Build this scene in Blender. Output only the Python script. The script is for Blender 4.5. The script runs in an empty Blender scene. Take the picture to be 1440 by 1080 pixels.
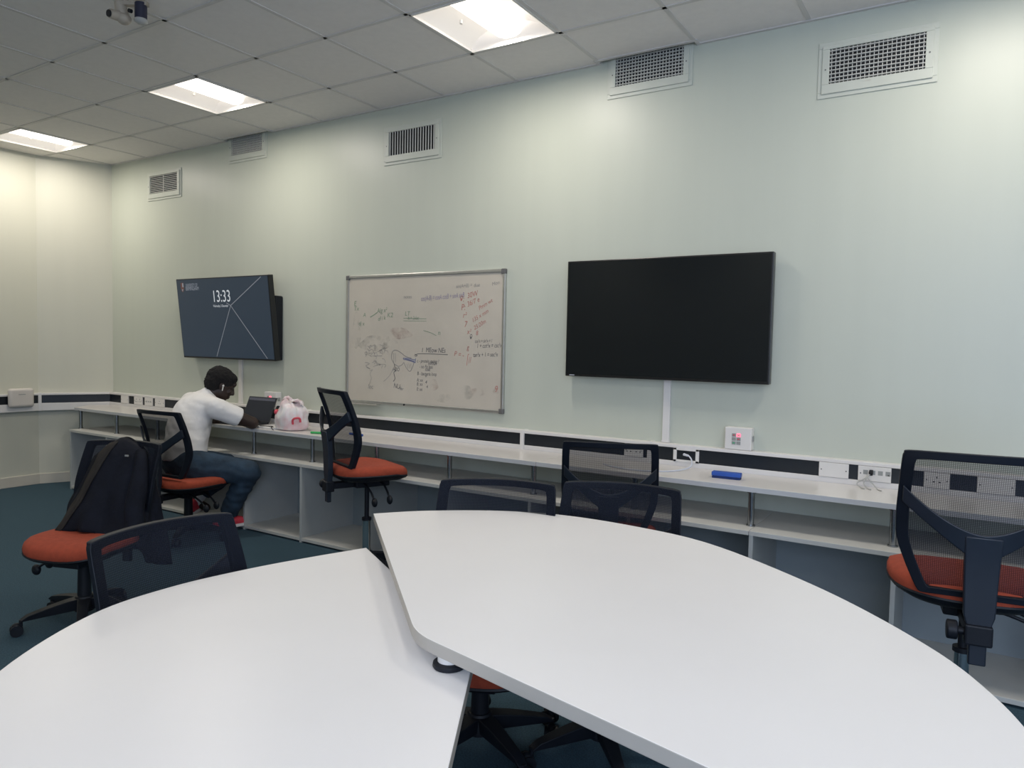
import bpy, bmesh, math, random
from mathutils import Vector, Matrix, noise
PI = math.pi
sc = bpy.context.scene
COL = sc.collection
random.seed(7)

# ------------------------------------------------------------------ materials
def mat(name, color, rough=0.5, metal=0.0, var=0.0, vscale=8.0, bump=0.0, bscale=60.0,
        emit=0.0, ecol=None, spec=0.5, coat=0.0, stretch=None):
    m = bpy.data.materials.new(name); m.use_nodes = True
    nt = m.node_tree; N = nt.nodes; L = nt.links
    b = N['Principled BSDF']
    c = (color[0], color[1], color[2], 1)
    b.inputs['Base Color'].default_value = c
    b.inputs['Roughness'].default_value = rough
    b.inputs['Metallic'].default_value = metal
    b.inputs['Specular IOR Level'].default_value = spec
    b.inputs['Coat Weight'].default_value = coat
    tc = N.new('ShaderNodeTexCoord')
    src = tc.outputs['Object']
    if stretch:
        mp = N.new('ShaderNodeMapping'); mp.inputs['Scale'].default_value = stretch
        L.new(src, mp.inputs['Vector']); src = mp.outputs['Vector']
    if var:
        n = N.new('ShaderNodeTexNoise'); n.inputs['Scale'].default_value = vscale
        n.inputs['Detail'].default_value = 5
        r = N.new('ShaderNodeValToRGB')
        r.color_ramp.elements[0].position = 0.3; r.color_ramp.elements[1].position = 0.7
        r.color_ramp.elements[0].color = tuple(max(0, x*(1-var)) for x in color) + (1,)
        r.color_ramp.elements[1].color = tuple(min(1, x*(1+var)) for x in color) + (1,)
        L.new(src, n.inputs['Vector']); L.new(n.outputs['Fac'], r.inputs['Fac'])
        L.new(r.outputs['Color'], b.inputs['Base Color'])
    if bump:
        n2 = N.new('ShaderNodeTexNoise'); n2.inputs['Scale'].default_value = bscale
        bp = N.new('ShaderNodeBump'); bp.inputs['Strength'].default_value = bump
        bp.inputs['Distance'].default_value = 0.01
        L.new(src, n2.inputs['Vector']); L.new(n2.outputs['Fac'], bp.inputs['Height'])
        L.new(bp.outputs['Normal'], b.inputs['Normal'])
    if emit:
        b.inputs['Emission Color'].default_value = tuple(ecol or color) + (1,)
        b.inputs['Emission Strength'].default_value = emit
    return m

def mesh_fabric(name, color, cover):
    """open-weave chair mesh: dark threads with see-through holes"""
    m = bpy.data.materials.new(name); m.use_nodes = True
    nt = m.node_tree; N = nt.nodes; L = nt.links
    b = N['Principled BSDF']; b.inputs['Base Color'].default_value = (*color, 1); b.inputs['Roughness'].default_value = .8; b.inputs['Specular IOR Level'].default_value = .15
    out = N['Material Output']
    t = N.new('ShaderNodeBsdfTransparent'); mx = N.new('ShaderNodeMixShader')
    tc = N.new('ShaderNodeTexCoord')
    vals = []
    for d in ('X', 'Z'):
        w = N.new('ShaderNodeTexWave'); w.wave_type = 'BANDS'; w.bands_direction = d
        w.inputs['Scale'].default_value = 55
        L.new(tc.outputs['Object'], w.inputs['Vector']); vals.append(w.outputs['Fac'])
    a = N.new('ShaderNodeMath'); a.operation = 'MAXIMUM'
    L.new(vals[0], a.inputs[0]); L.new(vals[1], a.inputs[1])
    mr = N.new('ShaderNodeMapRange')
    mr.inputs['From Min'].default_value = 0; mr.inputs['From Max'].default_value = 1
    mr.inputs['To Min'].default_value = cover-.30; mr.inputs['To Max'].default_value = min(1, cover+.13)
    L.new(a.outputs[0], mr.inputs['Value']); L.new(mr.outputs[0], mx.inputs['Fac'])
    L.new(t.outputs[0], mx.inputs[1]); L.new(b.outputs[0], mx.inputs[2])
    L.new(mx.outputs[0], out.inputs['Surface'])
    return m

M = {}
M['wall'] = mat('wall_paint', (.555, .585, .505), .40, var=.012, vscale=1.5, bump=.03, bscale=90, stretch=(6, 6, .35))
M['wall_warm_lit'] = mat('wall_paint_warm_lit', (.60, .595, .505), .5, var=.012, vscale=1.5, bump=.03, bscale=90, stretch=(6, 6, .35))  # same wall paint, with the warm light on the left walls mixed in
M['tile'] = mat('ceiling_tile', (.80, .77, .745), .9, var=.02, vscale=25, bump=.1, bscale=220)
M['tbar'] = mat('ceiling_bar', (.64, .62, .60), .6, var=.05, vscale=5)  # darker than the tiles, standing in for shadow lines along the bars
M['carpet'] = mat('carpet', (.037, .084, .118), .95, var=.35, vscale=160, bump=.6, bscale=400)
M['skirting'] = mat('skirting_paint', (.62, .58, .50), .4, var=.04)
M['dado'] = mat('dado_plastic', (.74, .72, .70), .35, var=.03, vscale=4)
M['dado_black'] = mat('dado_black', (.008, .012, .018), .35, var=.2, vscale=4)
M['plate'] = mat('plate_white', (.74, .72, .69), .35, var=.02)
M['laminate'] = mat('white_laminate', (.87, .85, .835), .36, var=.012, vscale=3, spec=.4)
M['edge'] = mat('table_edge_band', (.45, .42, .375), .5, var=.03)
M['worktop'] = mat('worktop_laminate', (.70, .675, .65), .28, var=.02, vscale=3)
M['worktop_edge'] = mat('worktop_edge', (.56, .57, .58), .4, var=.03)
M['carcass'] = mat('carcass_board', (.44, .46, .455), .5, var=.04, vscale=5)
M['carcass_edge'] = mat('carcass_edge', (.56, .56, .53), .5, var=.03)
M['carcass_back'] = mat('carcass_back', (.26, .30, .32), .55, var=.05, vscale=4)
M['steel'] = mat('brushed_steel', (.30, .32, .34), .25, 1.0, var=.08, vscale=30)
M['chrome'] = mat('chrome', (.72, .74, .76), .12, 1.0, var=.02)
M['alu'] = mat('aluminium', (.52, .52, .50), .38, .85, var=.05, vscale=20)
M['grey_cap'] = mat('grey_plastic_cap', (.13, .13, .13), .5, var=.05)
M['black'] = mat('black_plastic', (.008, .010, .015), .5, var=.15, vscale=12, spec=.3)
M['black_frame'] = mat('black_frame_plastic', (.006, .009, .016), .5, var=.15, vscale=12, spec=.25)
M['bracket'] = mat('charcoal_plastic', (.014, .020, .032), .42, var=.1, vscale=10)
M['mesh'] = mesh_fabric('mesh_fabric', (.010, .013, .022), .68)
M['red'] = mat('orange_red_upholstery', (.34, .055, .024), .9, var=.12, vscale=40, bump=.25, bscale=350)
M['screen_off'] = mat('screen_off', (.004, .006, .009), .14, var=.1, vscale=2)
M['tv_bezel'] = mat('tv_bezel', (.008, .008, .009), .3, var=.05)
M['screen_on'] = mat('screen_on', (.01, .015, .022), .3, var=.06, vscale=1.2, emit=.62, ecol=(.026, .042, .066))
M['glow_white'] = mat('screen_white', (.1, .1, .1), .4, emit=.55, ecol=(.85, .9, .95))
M['glow_grey'] = mat('screen_grey', (.05, .05, .06), .4, emit=.32, ecol=(.62, .68, .78))
M['glow_line'] = mat('screen_line', (.05, .05, .06), .4, emit=.26, ecol=(.62, .66, .74))
M['crest_red'] = mat('crest_red', (.1, .03, .02), .4, emit=.22, ecol=(.26, .14, .12))
M['board'] = mat('whiteboard', (.575, .53, .455), .25, var=.05, vscale=3)
M['pen_black'] = mat('pen_black', (.14, .14, .145), .7, var=.1)
M['pen_grey'] = mat('pen_grey', (.31, .30, .28), .7, var=.1)
M['pen_green'] = mat('pen_green', (.24, .33, .23), .7, var=.1)
M['pen_red'] = mat('pen_red', (.48, .21, .18), .7, var=.1)
M['pen_blue'] = mat('pen_blue', (.22, .24, .36), .7, var=.1)
M['pen_purple'] = mat('pen_purple', (.30, .26, .37), .7, var=.1)
def smudge_mat(name, col, amt):
    m = bpy.data.materials.new(name); m.use_nodes = True
    N = m.node_tree.nodes; L = m.node_tree.links
    b = N['Principled BSDF']; b.inputs['Base Color'].default_value = (*col, 1)
    t = N.new('ShaderNodeBsdfTransparent'); mx = N.new('ShaderNodeMixShader'); tc = N.new('ShaderNodeTexCoord')
    n = N.new('ShaderNodeTexNoise'); n.inputs['Scale'].default_value = 14; n.inputs['Detail'].default_value = 4
    mp = N.new('ShaderNodeMapRange'); mp.inputs['From Min'].default_value = .45; mp.inputs['From Max'].default_value = .75
    mp.inputs['To Max'].default_value = amt
    L.new(tc.outputs['Object'], n.inputs['Vector']); L.new(n.outputs['Fac'], mp.inputs['Value'])
    L.new(mp.outputs[0], mx.inputs['Fac']); L.new(t.outputs[0], mx.inputs[1]); L.new(b.outputs[0], mx.inputs[2])
    L.new(mx.outputs[0], N['Material Output'].inputs['Surface'])
    return m
M['smudge_grey'] = smudge_mat('smudge_grey', (.30, .31, .29), .32)
M['smudge_red'] = smudge_mat('smudge_red', (.47, .27, .24), .36)
M['vent'] = mat('vent_paint', (.58, .605, .535), .4, var=.03)
M['vent_slat'] = mat('vent_slat', (.60, .60, .56), .4, var=.05)
M['vent_dark'] = mat('vent_dark', (.015, .015, .016), .8, var=.1)
M['lamp'] = mat('lamp_diffuser', (.9, .9, .88), .5, emit=3.0, ecol=(1, .94, .86), var=.01)
M['reflector'] = mat('lamp_reflector', (.74, .71, .67), .4, emit=.40, ecol=(1, .92, .84), var=.01)  # faint glow stands in for the lamp's light falling on the reflector
M['blue'] = mat('blue_plastic', (.020, .085, .40), .5, var=.1, vscale=20)
M['felt'] = mat('eraser_felt', (.012, .03, .12), .9, var=.1)
M['green'] = mat('green_plastic', (.03, .38, .10), .45, var=.05)
M['cable_white'] = mat('cable_white', (.62, .65, .72), .5, var=.03)
M['cable_grey'] = mat('cable_grey', (.42, .42, .40), .5, var=.03)
M['led_red'] = mat('led_red', (.6, .05, .08), .4, emit=2.2, ecol=(1, .12, .2))
M['button'] = mat('button_grey', (.30, .31, .30), .5, var=.05)
M['led_green'] = mat('led_green', (.02, .3, .12), .5, emit=.12, ecol=(.1, .8, .4))
M['skin'] = mat('skin_dark', (.030, .016, .012), .5, var=.12, vscale=10)
M['eye'] = mat('eye', (.05, .045, .04), .35, var=.02)
M['hair'] = mat('hair_black', (.006, .005, .006), .9, var=.3, vscale=60, bump=.9, bscale=160)
M['shirt'] = mat('white_cotton', (.80, .79, .78), .85, var=.03, vscale=8, bump=.25, bscale=26)
M['denim'] = mat('dark_denim', (.022, .045, .075), .9, var=.35, vscale=14, bump=.25, bscale=200)
M['shoe_red'] = mat('shoe_red', (.62, .045, .07), .6, var=.12, vscale=30)
M['sock'] = mat('white_sock', (.7, .68, .67), .9, var=.04)
M['jacket'] = mat('navy_jacket', (.006, .008, .015), .8, var=.25, vscale=10, bump=.3, bscale=60, spec=.2)
M['jacket_trim'] = mat('jacket_lining', (.030, .027, .025), .9, var=.2, vscale=20, spec=.2)
M['laptop'] = mat('laptop_body', (.03, .033, .038), .4, .3, var=.05)
M['laptop_screen'] = mat('laptop_screen', (.010, .012, .016), .5, spec=.2, emit=.5, ecol=(.016, .018, .023), var=.1, vscale=6)
M['laptop_bar'] = mat('laptop_screen_bar', (.03, .03, .04), .3, emit=.5, ecol=(.07, .075, .10))
M['paper'] = mat('paper', (.72, .71, .70), .8, var=.03)
M['gold'] = mat('gold_print', (.55, .36, .07), .4, var=.1)
M['bag_red'] = mat('bag_red', (.62, .07, .10), .5, var=.08)
M['beige'] = mat('beige_plastic', (.42, .37, .30), .5, var=.06, vscale=15)
M['navy'] = mat('navy_plastic', (.02, .022, .045), .45, var=.1)
M['ap'] = mat('access_point_plastic', (.66, .61, .56), .45, var=.03)
def bag_mat():
    m = mat('bag_film', (.8, .76, .76), .35)
    N = m.node_tree.nodes; L = m.node_tree.links; b = N['Principled BSDF']
    tc = N.new('ShaderNodeTexCoord')
    n = N.new('ShaderNodeTexNoise'); n.inputs['Scale'].default_value = 9; n.inputs['Detail'].default_value = 3
    r = N.new('ShaderNodeValToRGB')
    r.color_ramp.elements[0].position = .42; r.color_ramp.elements[0].color = (.80, .77, .77, 1)
    r.color_ramp.elements[1].position = .68; r.color_ramp.elements[1].color = (.72, .48, .50, 1)
    L.new(tc.outputs['Object'], n.inputs['Vector']); L.new(n.outputs['Fac'], r.inputs['Fac'])
    L.new(r.outputs['Color'], b.inputs['Base Color'])
    b.inputs['Subsurface Weight'].default_value = .15
    return m
M['bag'] = bag_mat()

# ------------------------------------------------------------------ mesh helpers
class MB:
    def __init__(s): s.bm = bmesh.new()
    def box(s, c, d, R=None):
        r = bmesh.ops.create_cube(s.bm, size=1)
        mx = Matrix.Translation(Vector(c)) @ (R.to_4x4() if R else Matrix.Identity(4)) @ Matrix.Diagonal((d[0], d[1], d[2], 1))
        bmesh.ops.transform(s.bm, matrix=mx, verts=r['verts']); return s
    def bx(s, x0, x1, y0, y1, z0, z1):
        return s.box(((x0+x1)/2, (y0+y1)/2, (z0+z1)/2), (abs(x1-x0), abs(y1-y0), abs(z1-z0)))
    def cone(s, p0, p1, r0, r1, n=20):
        p0 = Vector(p0); p1 = Vector(p1); d = p1-p0
        if d.length < 1e-6: return s
        q = Vector((0, 0, 1)).rotation_difference(d.normalized())
        r = bmesh.ops.create_cone(s.bm, cap_ends=True, segments=n, radius1=r0, radius2=max(r1, 1e-4), depth=d.length)
        mx = Matrix.Translation((p0+p1)/2) @ q.to_matrix().to_4x4()
        bmesh.ops.transform(s.bm, matrix=mx, verts=r['verts']); return s
    def cyl(s, p0, p1, r, n=20): return s.cone(p0, p1, r, r, n)
    def ell(s, c, r, R=None, n=20):
        if not hasattr(r, '__len__'): r = (r, r, r)
        q = bmesh.ops.create_uvsphere(s.bm, u_segments=n, v_segments=max(8, n//2+2), radius=1)
        mx = Matrix.Translation(Vector(c)) @ (R.to_4x4() if R else Matrix.Identity(4)) @ Matrix.Diagonal((r[0], r[1], r[2], 1))
        bmesh.ops.transform(s.bm, matrix=mx, verts=q['verts']); return s
    def cap(s, p0, p1, r0, r1, n=16):
        s.cone(p0, p1, r0, r1, n); s.ell(p0, r0, n=n); s.ell(p1, r1, n=n); return s
    def prism(s, poly, z0, z1):
        a = [s.bm.verts.new((x, y, z0)) for x, y in poly]; b = [s.bm.verts.new((x, y, z1)) for x, y in poly]
        n = len(poly)
        s.bm.faces.new(a[::-1]); s.bm.faces.new(b)
        for i in range(n): s.bm.faces.new((a[i], a[(i+1) % n], b[(i+1) % n], b[i]))
        return s
    def grid(s, f, nu, nv, cu=False, cv=False):
        V = [[s.bm.verts.new(f(i, j)) for j in range(nv)] for i in range(nu)]
        for i in range(nu if cu else nu-1):
            for j in range(nv if cv else nv-1):
                a, b, c, d = V[i][j], V[(i+1) % nu][j], V[(i+1) % nu][(j+1) % nv], V[i][(j+1) % nv]
                try: s.bm.faces.new((a, b, c, d))
                except ValueError: pass
        return V
    def tube(s, pts, r, n=10, closed=False):
        pts = [Vector(p) for p in pts]; k = len(pts)
        rr = r if hasattr(r, '__len__') else [r]*k
        up = None; fr = []
        for i in range(k):
            if closed: t = pts[(i+1) % k]-pts[i-1]
            else: t = pts[min(i+1, k-1)]-pts[max(i-1, 0)]
            t.normalize()
            if up is None: up = t.orthogonal()
            up = (up - t*up.dot(t)).normalized()
            fr.append((up.copy(), t.cross(up)))
        def f(i, j):
            a = 2*PI*j/n; return pts[i] + (fr[i][0]*math.cos(a)+fr[i][1]*math.sin(a))*rr[i]
        V = s.grid(f, k, n, closed, True)
        if not closed:
            s.bm.faces.new(V[0][::-1]); s.bm.faces.new(V[-1])
        return s
    def ring(s, c, R, r, n=40, m=10):
        c = Vector(c)
        return s.tube([c+Vector((R*math.cos(2*PI*i/n), R*math.sin(2*PI*i/n), 0)) for i in range(n)], r, m, True)
    def lathe(s, prof, c=(0, 0, 0), n=28):
        c = Vector(c)
        V = s.grid(lambda i, j: c+Vector((prof[i][0]*math.cos(2*PI*j/n), prof[i][0]*math.sin(2*PI*j/n), prof[i][1])), len(prof), n, False, True)
        for e in (V[0][::-1], V[-1]):
            try: s.bm.faces.new(e)
            except ValueError: pass
        return s
    def poly(s, pts):
        s.bm.faces.new([s.bm.verts.new(p) for p in pts]); return s
    def mesh(s, name):
        bmesh.ops.recalc_face_normals(s.bm, faces=s.bm.faces)
        me = bpy.data.meshes.new(name); s.bm.to_mesh(me); s.bm.free(); return me
    def build(s, name, m, parent=None, smooth=False, bevel=0.0, seg=2, norecalc=False):
        if norecalc:
            me = bpy.data.meshes.new(name); s.bm.to_mesh(me); s.bm.free()
        else: me = s.mesh(name)
        return link(name, me, m, parent, smooth, bevel, seg)

def link(name, me, m, parent=None, smooth=False, bevel=0.0, seg=2):
    o = bpy.data.objects.new(name, me); COL.objects.link(o)
    for k in (m if isinstance(m, (list, tuple)) else [m]): me.materials.append(k)
    if parent is not None: o.parent = parent
    if smooth:
        for p in me.polygons: p.use_smooth = True
        try: me.set_sharp_from_angle(angle=math.radians(45))
        except Exception: pass
    if bevel:
        b = o.modifiers.new('bevel', 'BEVEL'); b.width = bevel; b.segments = seg; b.limit_method = 'ANGLE'
        b.harden_normals = False
    return o
def tag(o, label=None, cat=None, group=None, kind=None):
    if label: o['label'] = label
    if cat: o['category'] = cat
    if group: o['group'] = group
    if kind: o['kind'] = kind
    return o
def thing(name, label, cat, loc=(0, 0, 0), rz=0.0, group=None):
    o = bpy.data.objects.new(name, None); COL.objects.link(o); o.empty_display_size = .1
    o.location = loc; o.rotation_euler = (0, 0, rz)
    return tag(o, label, cat, group)
def struct(o): o['kind'] = 'structure'; return o
def facing(fx, fy): return math.atan2(-fx, fy)      # local +Y turned to (fx, fy)
def catmull(P, k=6, closed=False):
    out = []; n = len(P)
    for i in range(n if closed else n-1):
        p = [Vector(P[(i+d) % n] if closed else P[min(max(i+d, 0), n-1)]) for d in (-1, 0, 1, 2)]
        for j in range(k):
            t = j/k
            out.append(.5*((2*p[1])+(p[2]-p[0])*t+(2*p[0]-5*p[1]+4*p[2]-p[3])*t*t+(3*p[1]-p[0]-3*p[2]+p[3])*t**3))
    if not closed: out.append(Vector(P[-1]))
    return out
def text_geo(body, size, shear=0.0, align='LEFT'):
    cu = bpy.data.curves.new('t', 'FONT'); cu.body = body; cu.size = size; cu.shear = shear; cu.align_x = align
    o = bpy.data.objects.new('t', cu); COL.objects.link(o); bpy.context.view_layer.update()
    me = bpy.data.meshes.new_from_object(o.evaluated_get(bpy.context.evaluated_depsgraph_get()))
    vs = [v.co.copy() for v in me.vertices]; fs = [tuple(p.vertices) for p in me.polygons]
    bpy.data.objects.remove(o); bpy.data.curves.remove(cu); bpy.data.meshes.remove(me)
    return vs, fs
def add_text(mb, body, size, fn, rot=0.0, shear=0.0, align='LEFT'):
    vs, fs = text_geo(body, size, shear, align); c, s_ = math.cos(rot), math.sin(rot)
    V = [mb.bm.verts.new(fn(v.x*c-v.y*s_, v.x*s_+v.y*c)) for v in vs]
    for f in fs:
        try: mb.bm.faces.new([V[i] for i in f])
        except ValueError: pass
def add_stroke(mb, pts, w, fn):
    """flat ribbon along 2-D points, mapped to the surface by fn"""
    P = [Vector(p) for p in pts]
    L_, R_ = [], []
    for i, p in enumerate(P):
        t = P[min(i+1, len(P)-1)]-P[max(i-1, 0)]
        if t.length < 1e-9: t = Vector((1, 0))
        t.normalize(); n = Vector((-t.y, t.x))*w/2
        L_.append(mb.bm.verts.new(fn(*(p+n)))); R_.append(mb.bm.verts.new(fn(*(p-n))))
    for i in range(len(P)-1):
        mb.bm.faces.new((L_[i], R_[i], R_[i+1], L_[i+1]))
def remesh(mb, vox, smooth_it=4, name='m'):
    me = mb.mesh('tmp'); o = bpy.data.objects.new('tmp', me); COL.objects.link(o)
    r = o.modifiers.new('r', 'REMESH'); r.mode = 'VOXEL'; r.voxel_size = vox
    sm = o.modifiers.new('s', 'SMOOTH'); sm.iterations = smooth_it; sm.factor = .5
    bpy.context.view_layer.update()
    out = bpy.data.meshes.new_from_object(o.evaluated_get(bpy.context.evaluated_depsgraph_get()))
    out.name = name
    bpy.data.objects.remove(o); bpy.data.meshes.remove(me)
    return out

# ------------------------------------------------------------------ room
H = 3.174
P0 = (-7.45, 0); P1 = (-7.72, -.585); P2 = (-7.70, -6.2); XR = 3.0; YF = -6.2
struct(MB().bx(-8.1, XR+.1, YF-.1, .12, -.1, 0).build('floor', M['carpet']))
struct(MB().bx(-7.6, XR+.1, 0, .12, 0, H+.3).build('wall_back', M['wall']))
struct(MB().prism([P0, P1, (P1[0]-.12, P1[1]+.05), (P0[0]-.1, P0[1]+.1)], 0, H+.05).build('wall_corner', M['wall_warm_lit']))
struct(MB().prism([P1, P2, (P2[0]-.12, P2[1]), (P1[0]-.12, P1[1])], 0, H+.05).build('wall_left', M['wall_warm_lit']))
FX0, FX1, FZ0, FZ1 = -.4, 2.8, .85, 2.85
w = MB()
w.bx(-7.8, XR+.1, YF-.12, YF, 0, FZ0); w.bx(-7.8, XR+.1, YF-.12, YF, FZ1, H+.05); w.bx(-7.8, FX0, YF-.12, YF, FZ0, FZ1); w.bx(FX1, XR+.1, YF-.12, YF, FZ0, FZ1)
struct(w.build('wall_front', M['wall']))
w = MB()
for a, b in ((FX0, FX0+.05), (.64, .69), (1.71, 1.76), (FX1-.05, FX1)): w.bx(a, b, YF-.09, YF-.02, FZ0, FZ1)
w.bx(FX0, FX1, YF-.09, YF-.02, FZ0, FZ0+.05); w.bx(FX0, FX1, YF-.09, YF-.02, FZ1-.05, FZ1)
struct(w.build('window_2', M['plate']))
w = MB()   # right wall with a long window opening
WY0, WY1, WZ0, WZ1 = -5.9, -1.6, .95, 2.75
w.bx(XR, XR+.12, YF, 0, 0, WZ0); w.bx(XR, XR+.12, YF, 0, WZ1, H+.05)
w.bx(XR, XR+.12, YF, WY0, WZ0, WZ1); w.bx(XR, XR+.12, WY1, 0, WZ0, WZ1)
struct(w.build('wall_right', M['wall']))
w = MB()
for a, b in ((WY0, WY0+.05), (-4.5, -4.45), (-3.05, -3.0), (WY1-.05, WY1)): w.bx(XR+.02, XR+.09, a, b, WZ0, WZ1)
w.bx(XR+.02, XR+.09, WY0, WY1, WZ0, WZ0+.05); w.bx(XR+.02, XR+.09, WY0, WY1, WZ1-.05, WZ1)
wf = struct(w.build('window_1', M['plate']))
# baseboards on the left facets
def board_strip(a, b, off, z0, z1):
    a = Vector(a); b = Vector(b); d = (b-a).normalized(); n = Vector((-d.y, d.x))
    if n.x < 0: n = -n
    return [a, b, b+n*off, a+n*off]
struct(MB().prism([P1, (-7.22, -.0), (-7.2, -.02), (P1[0]+.016, P1[1]-.004)], 0, .001).build('trim_1', M['skirting']))
bpy.data.objects.remove(bpy.data.objects['trim_1'])
struct(MB().prism(board_strip(P0, P1, .016, 0, 0), 0, .10).build('baseboard_corner', M['skirting'], bevel=.004))
struct(MB().prism(board_strip(P1, P2, .016, 0, 0), 0, .10).build('baseboard_left', M['skirting'], bevel=.004))

# ceiling: lay-in tiles on a 600 grid, cut out for lights and for the two high vents
GX0 = -.824; GY0 = .0758
xs = [GX0-.6*k for k in range(-7, 13)]; ys = [GY0-.6*j for j in range(0, 14)]
LIGHTS = [2, 6, 10]
t = MB(); g = MB()
for k in range(-6, 13):
    x1 = GX0-.6*(k-1); x0 = x1-.6
    for j in range(1, 13):
        y1 = GY0-.6*(j-1) if j > 1 else 0.0; y0 = GY0-.6*j
        if j == 2 and (k-1) in [l for l in LIGHTS]: pass
        if j == 2 and k-1 in LIGHTS: continue
        yy = y1
        if j == 1: yy = -.05 if (k-1) in (1, 7) else 0
        xa, xb = max(x0, -8.05), min(x1, XR+.1)
        if xb <= xa: continue
        t.bx(xa+.006, xb-.006, max(y0, YF)+.006, yy-(.006 if j > 1 else 0), H+.004, H+.05)
struct(t.build('ceiling', M['tile'], bevel=.004, seg=1))
for x in xs:
    if -8 < x < XR: g.bx(x-.012, x+.012, YF, -.03 if (abs(x-(GX0-.6)) > .01) else -.05, H, H+.02)
for y in ys[1:]: g.bx(-8.05, XR, y-.012, y+.012, H, H+.02)
struct(g.build('trim_ceiling_grid', M['tbar']))
g = MB()   # wall angle, stepping round the two high vents
NOT = [(GX0-.6*1-.6, GX0-.6*1), (GX0-.6*7-.6, GX0-.6*7)]
segs = [(-7.44, NOT[1][0]), (NOT[1][1], NOT[0][0]), (NOT[0][1], XR)]
for a, b in segs: g.bx(a, b, -.022, 0, H-.002, H+.012)
for a, b in NOT:
    g.bx(a-.02, b+.02, -.072, -.05, H-.002, H+.05)
    for x in (a-.01, b+.01): g.bx(x-.011, x+.011, -.06, 0, H-.003, H+.05)
struct(g.build('trim_wall_angle', M['tbar']))
struct(MB().bx(-8.1, XR+.1, YF, .1, H+.3, H+.35).build('trim_ceiling_void', M['vent_dark']))

# ------------------------------------------------------------------ ceiling lights
def ceiling_light(cx, cy, label):
    T = thing('ceiling_light', label, 'ceiling light', (cx, cy, H), 0, 'recessed ceiling lights')
    f = MB(); s = .288
    for a in (-1, 1):
        f.bx(a*s-.012 if a > 0 else -s, s if a > 0 else -s+.012, -s, s, -.004, .012)
        f.bx(-s, s, a*s-.012 if a > 0 else -s, s if a > 0 else -s+.012, -.004, .012)
    f.build('frame', M['plate'], T)
    r = MB(); i = s-.012
    for a in (-1, 1):   # concave reflector wings either side of the strip
        def wing(u, v, a=a):
            q = u/8; x = a*(i-(i-.10)*q); z = .012+.065*math.sin(q*PI/2)
            return (x, -i+2*i*v/1, z)
        r.grid(wing, 9, 2)
        def end(u, v, a=a):    # curved end cheeks
            th = u/8; y = a*(i-.05*math.sin(th*PI/2)); z = .004+.07*th
            return (-i+2*i*v, y, z)
        r.grid(end, 9, 2)
    r.bx(-i, i, -i, i, .085, .09)
    r.build('reflector', M['reflector'], T, smooth=True)
    d = MB()
    n = 12
    def arc(u, v):
        a = PI*u/n; return (-.095*math.cos(a), -.262+.524*v, .075-.055*math.sin(a)**.6)
    d.grid(arc, n+1, 2)
    for yy in (-.262, .262):
        d.poly([(-.095*math.cos(PI*u/n), yy, .075-.055*math.sin(PI*u/n)**.6) for u in range(n+1)])
    d.build('diffuser', M['lamp'], T, smooth=True)
    c = MB(); c.cyl((-.16, 0, .055), (-.16, 0, .035), .008, 10); c.build('sensor', M['plate'], T)
    return T
LAMPS_ = []
for k, lb in zip(LIGHTS, ('nearest recessed square ceiling light, cut by the top of the photo',
                          'middle of the three recessed square ceiling lights',
                          'farthest recessed square ceiling light by the left wall corner')):
    ceiling_light(GX0-.6*k-.3, GY0-.9, lb)

# ------------------------------------------------------------------ wall vents
def vent(cx, cz, w_, h_, style, label, ztop=None):
    T = thing('wall_vent', label, 'vent', (cx, 0, cz), 0, 'air vents along the back wall')
    f = MB()
    a, b = w_/2, h_/2
    ia, ib, oz = .80*a, .62*b, .10*b
    def plate_ring(x0, z0, z1, xi, zi0, zi1, y0, y1):
        f.bx(-x0, x0, y0, y1, zi1, z1); f.bx(-x0, x0, y0, y1, z0, zi0)
        f.bx(-x0, -xi, y0, y1, zi0, zi1); f.bx(xi, x0, y0, y1, zi0, zi1)
    plate_ring(a, -b, b, a-.03, -b+.03, b-.03, -.007, 0)
    plate_ring(a-.020, -b+.020, b-.020, ia, oz-ib, oz+ib, -.016, -.001)
    f.build('frame', M['vent'], T, bevel=.002)
    MB().bx(-ia-.004, ia+.004, -.002, -.0005, oz-ib-.004, oz+ib+.004).build('duct_shade_sheet', M['vent_dark'], T)  # flat dark sheet on the wall, painted shade for the duct's depth
    s = MB()
    if style in ('grid', 'horizontal'):
        n = 9 if style == 'grid' else 10
        for i in range(n):
            z = oz-ib+(i+.5)*2*ib/n
            s.box((0, -.0095, z), (2*ia, .009, .0040 if style == 'grid' else .0048), Matrix.Rotation(math.radians(-8), 3, 'X'))
    if style in ('grid', 'vertical'):
        n = 22 if style == 'grid' else 18
        for i in range(n):
            x = -ia+(i+.5)*2*ia/n
            s.box((x, -.007 if style == 'grid' else -.009, oz), (.0032 if style == 'grid' else .006, .009, 2*ib), Matrix.Rotation(math.radians(4 if style == 'grid' else 30), 3, 'Z'))
    if style == 'horizontal': s.bx(-.003, .003, -.013, -.006, oz-ib, oz+ib)
    s.build('louvres', M['vent_slat'], T)
    for x in (-1, 1): MB().cyl((x*(ia+.018), -.0155, 0), (x*(ia+.018), -.0175, 0), .004, 10).build('screw', M['grey_cap'], T)
    return T
vent(-6.55, 2.893, .54, .268, 'horizontal', 'wall vent with horizontal louvres, leftmost, above the lit screen')
vent(-5.345, 3.11, .50, .268, 'grid', 'grid wall vent pushed up against the ceiling between the two leftmost lower vents')
vent(-3.52, 2.895, .54, .275, 'vertical', 'wall vent with upright louvres above the whiteboard')
vent(-1.712, 3.09, .53, .275, 'grid', 'grid wall vent pushed up into the ceiling above the big dark screen')
v5 = vent(-.497, 2.905, .545, .285, 'grid', 'largest looking grid wall vent with small red label, at far right')
MB().bx(-.075, .02, -.0168, -.0158, -.091, -.080).build('red_label', M['smudge_red'], v5)

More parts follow.
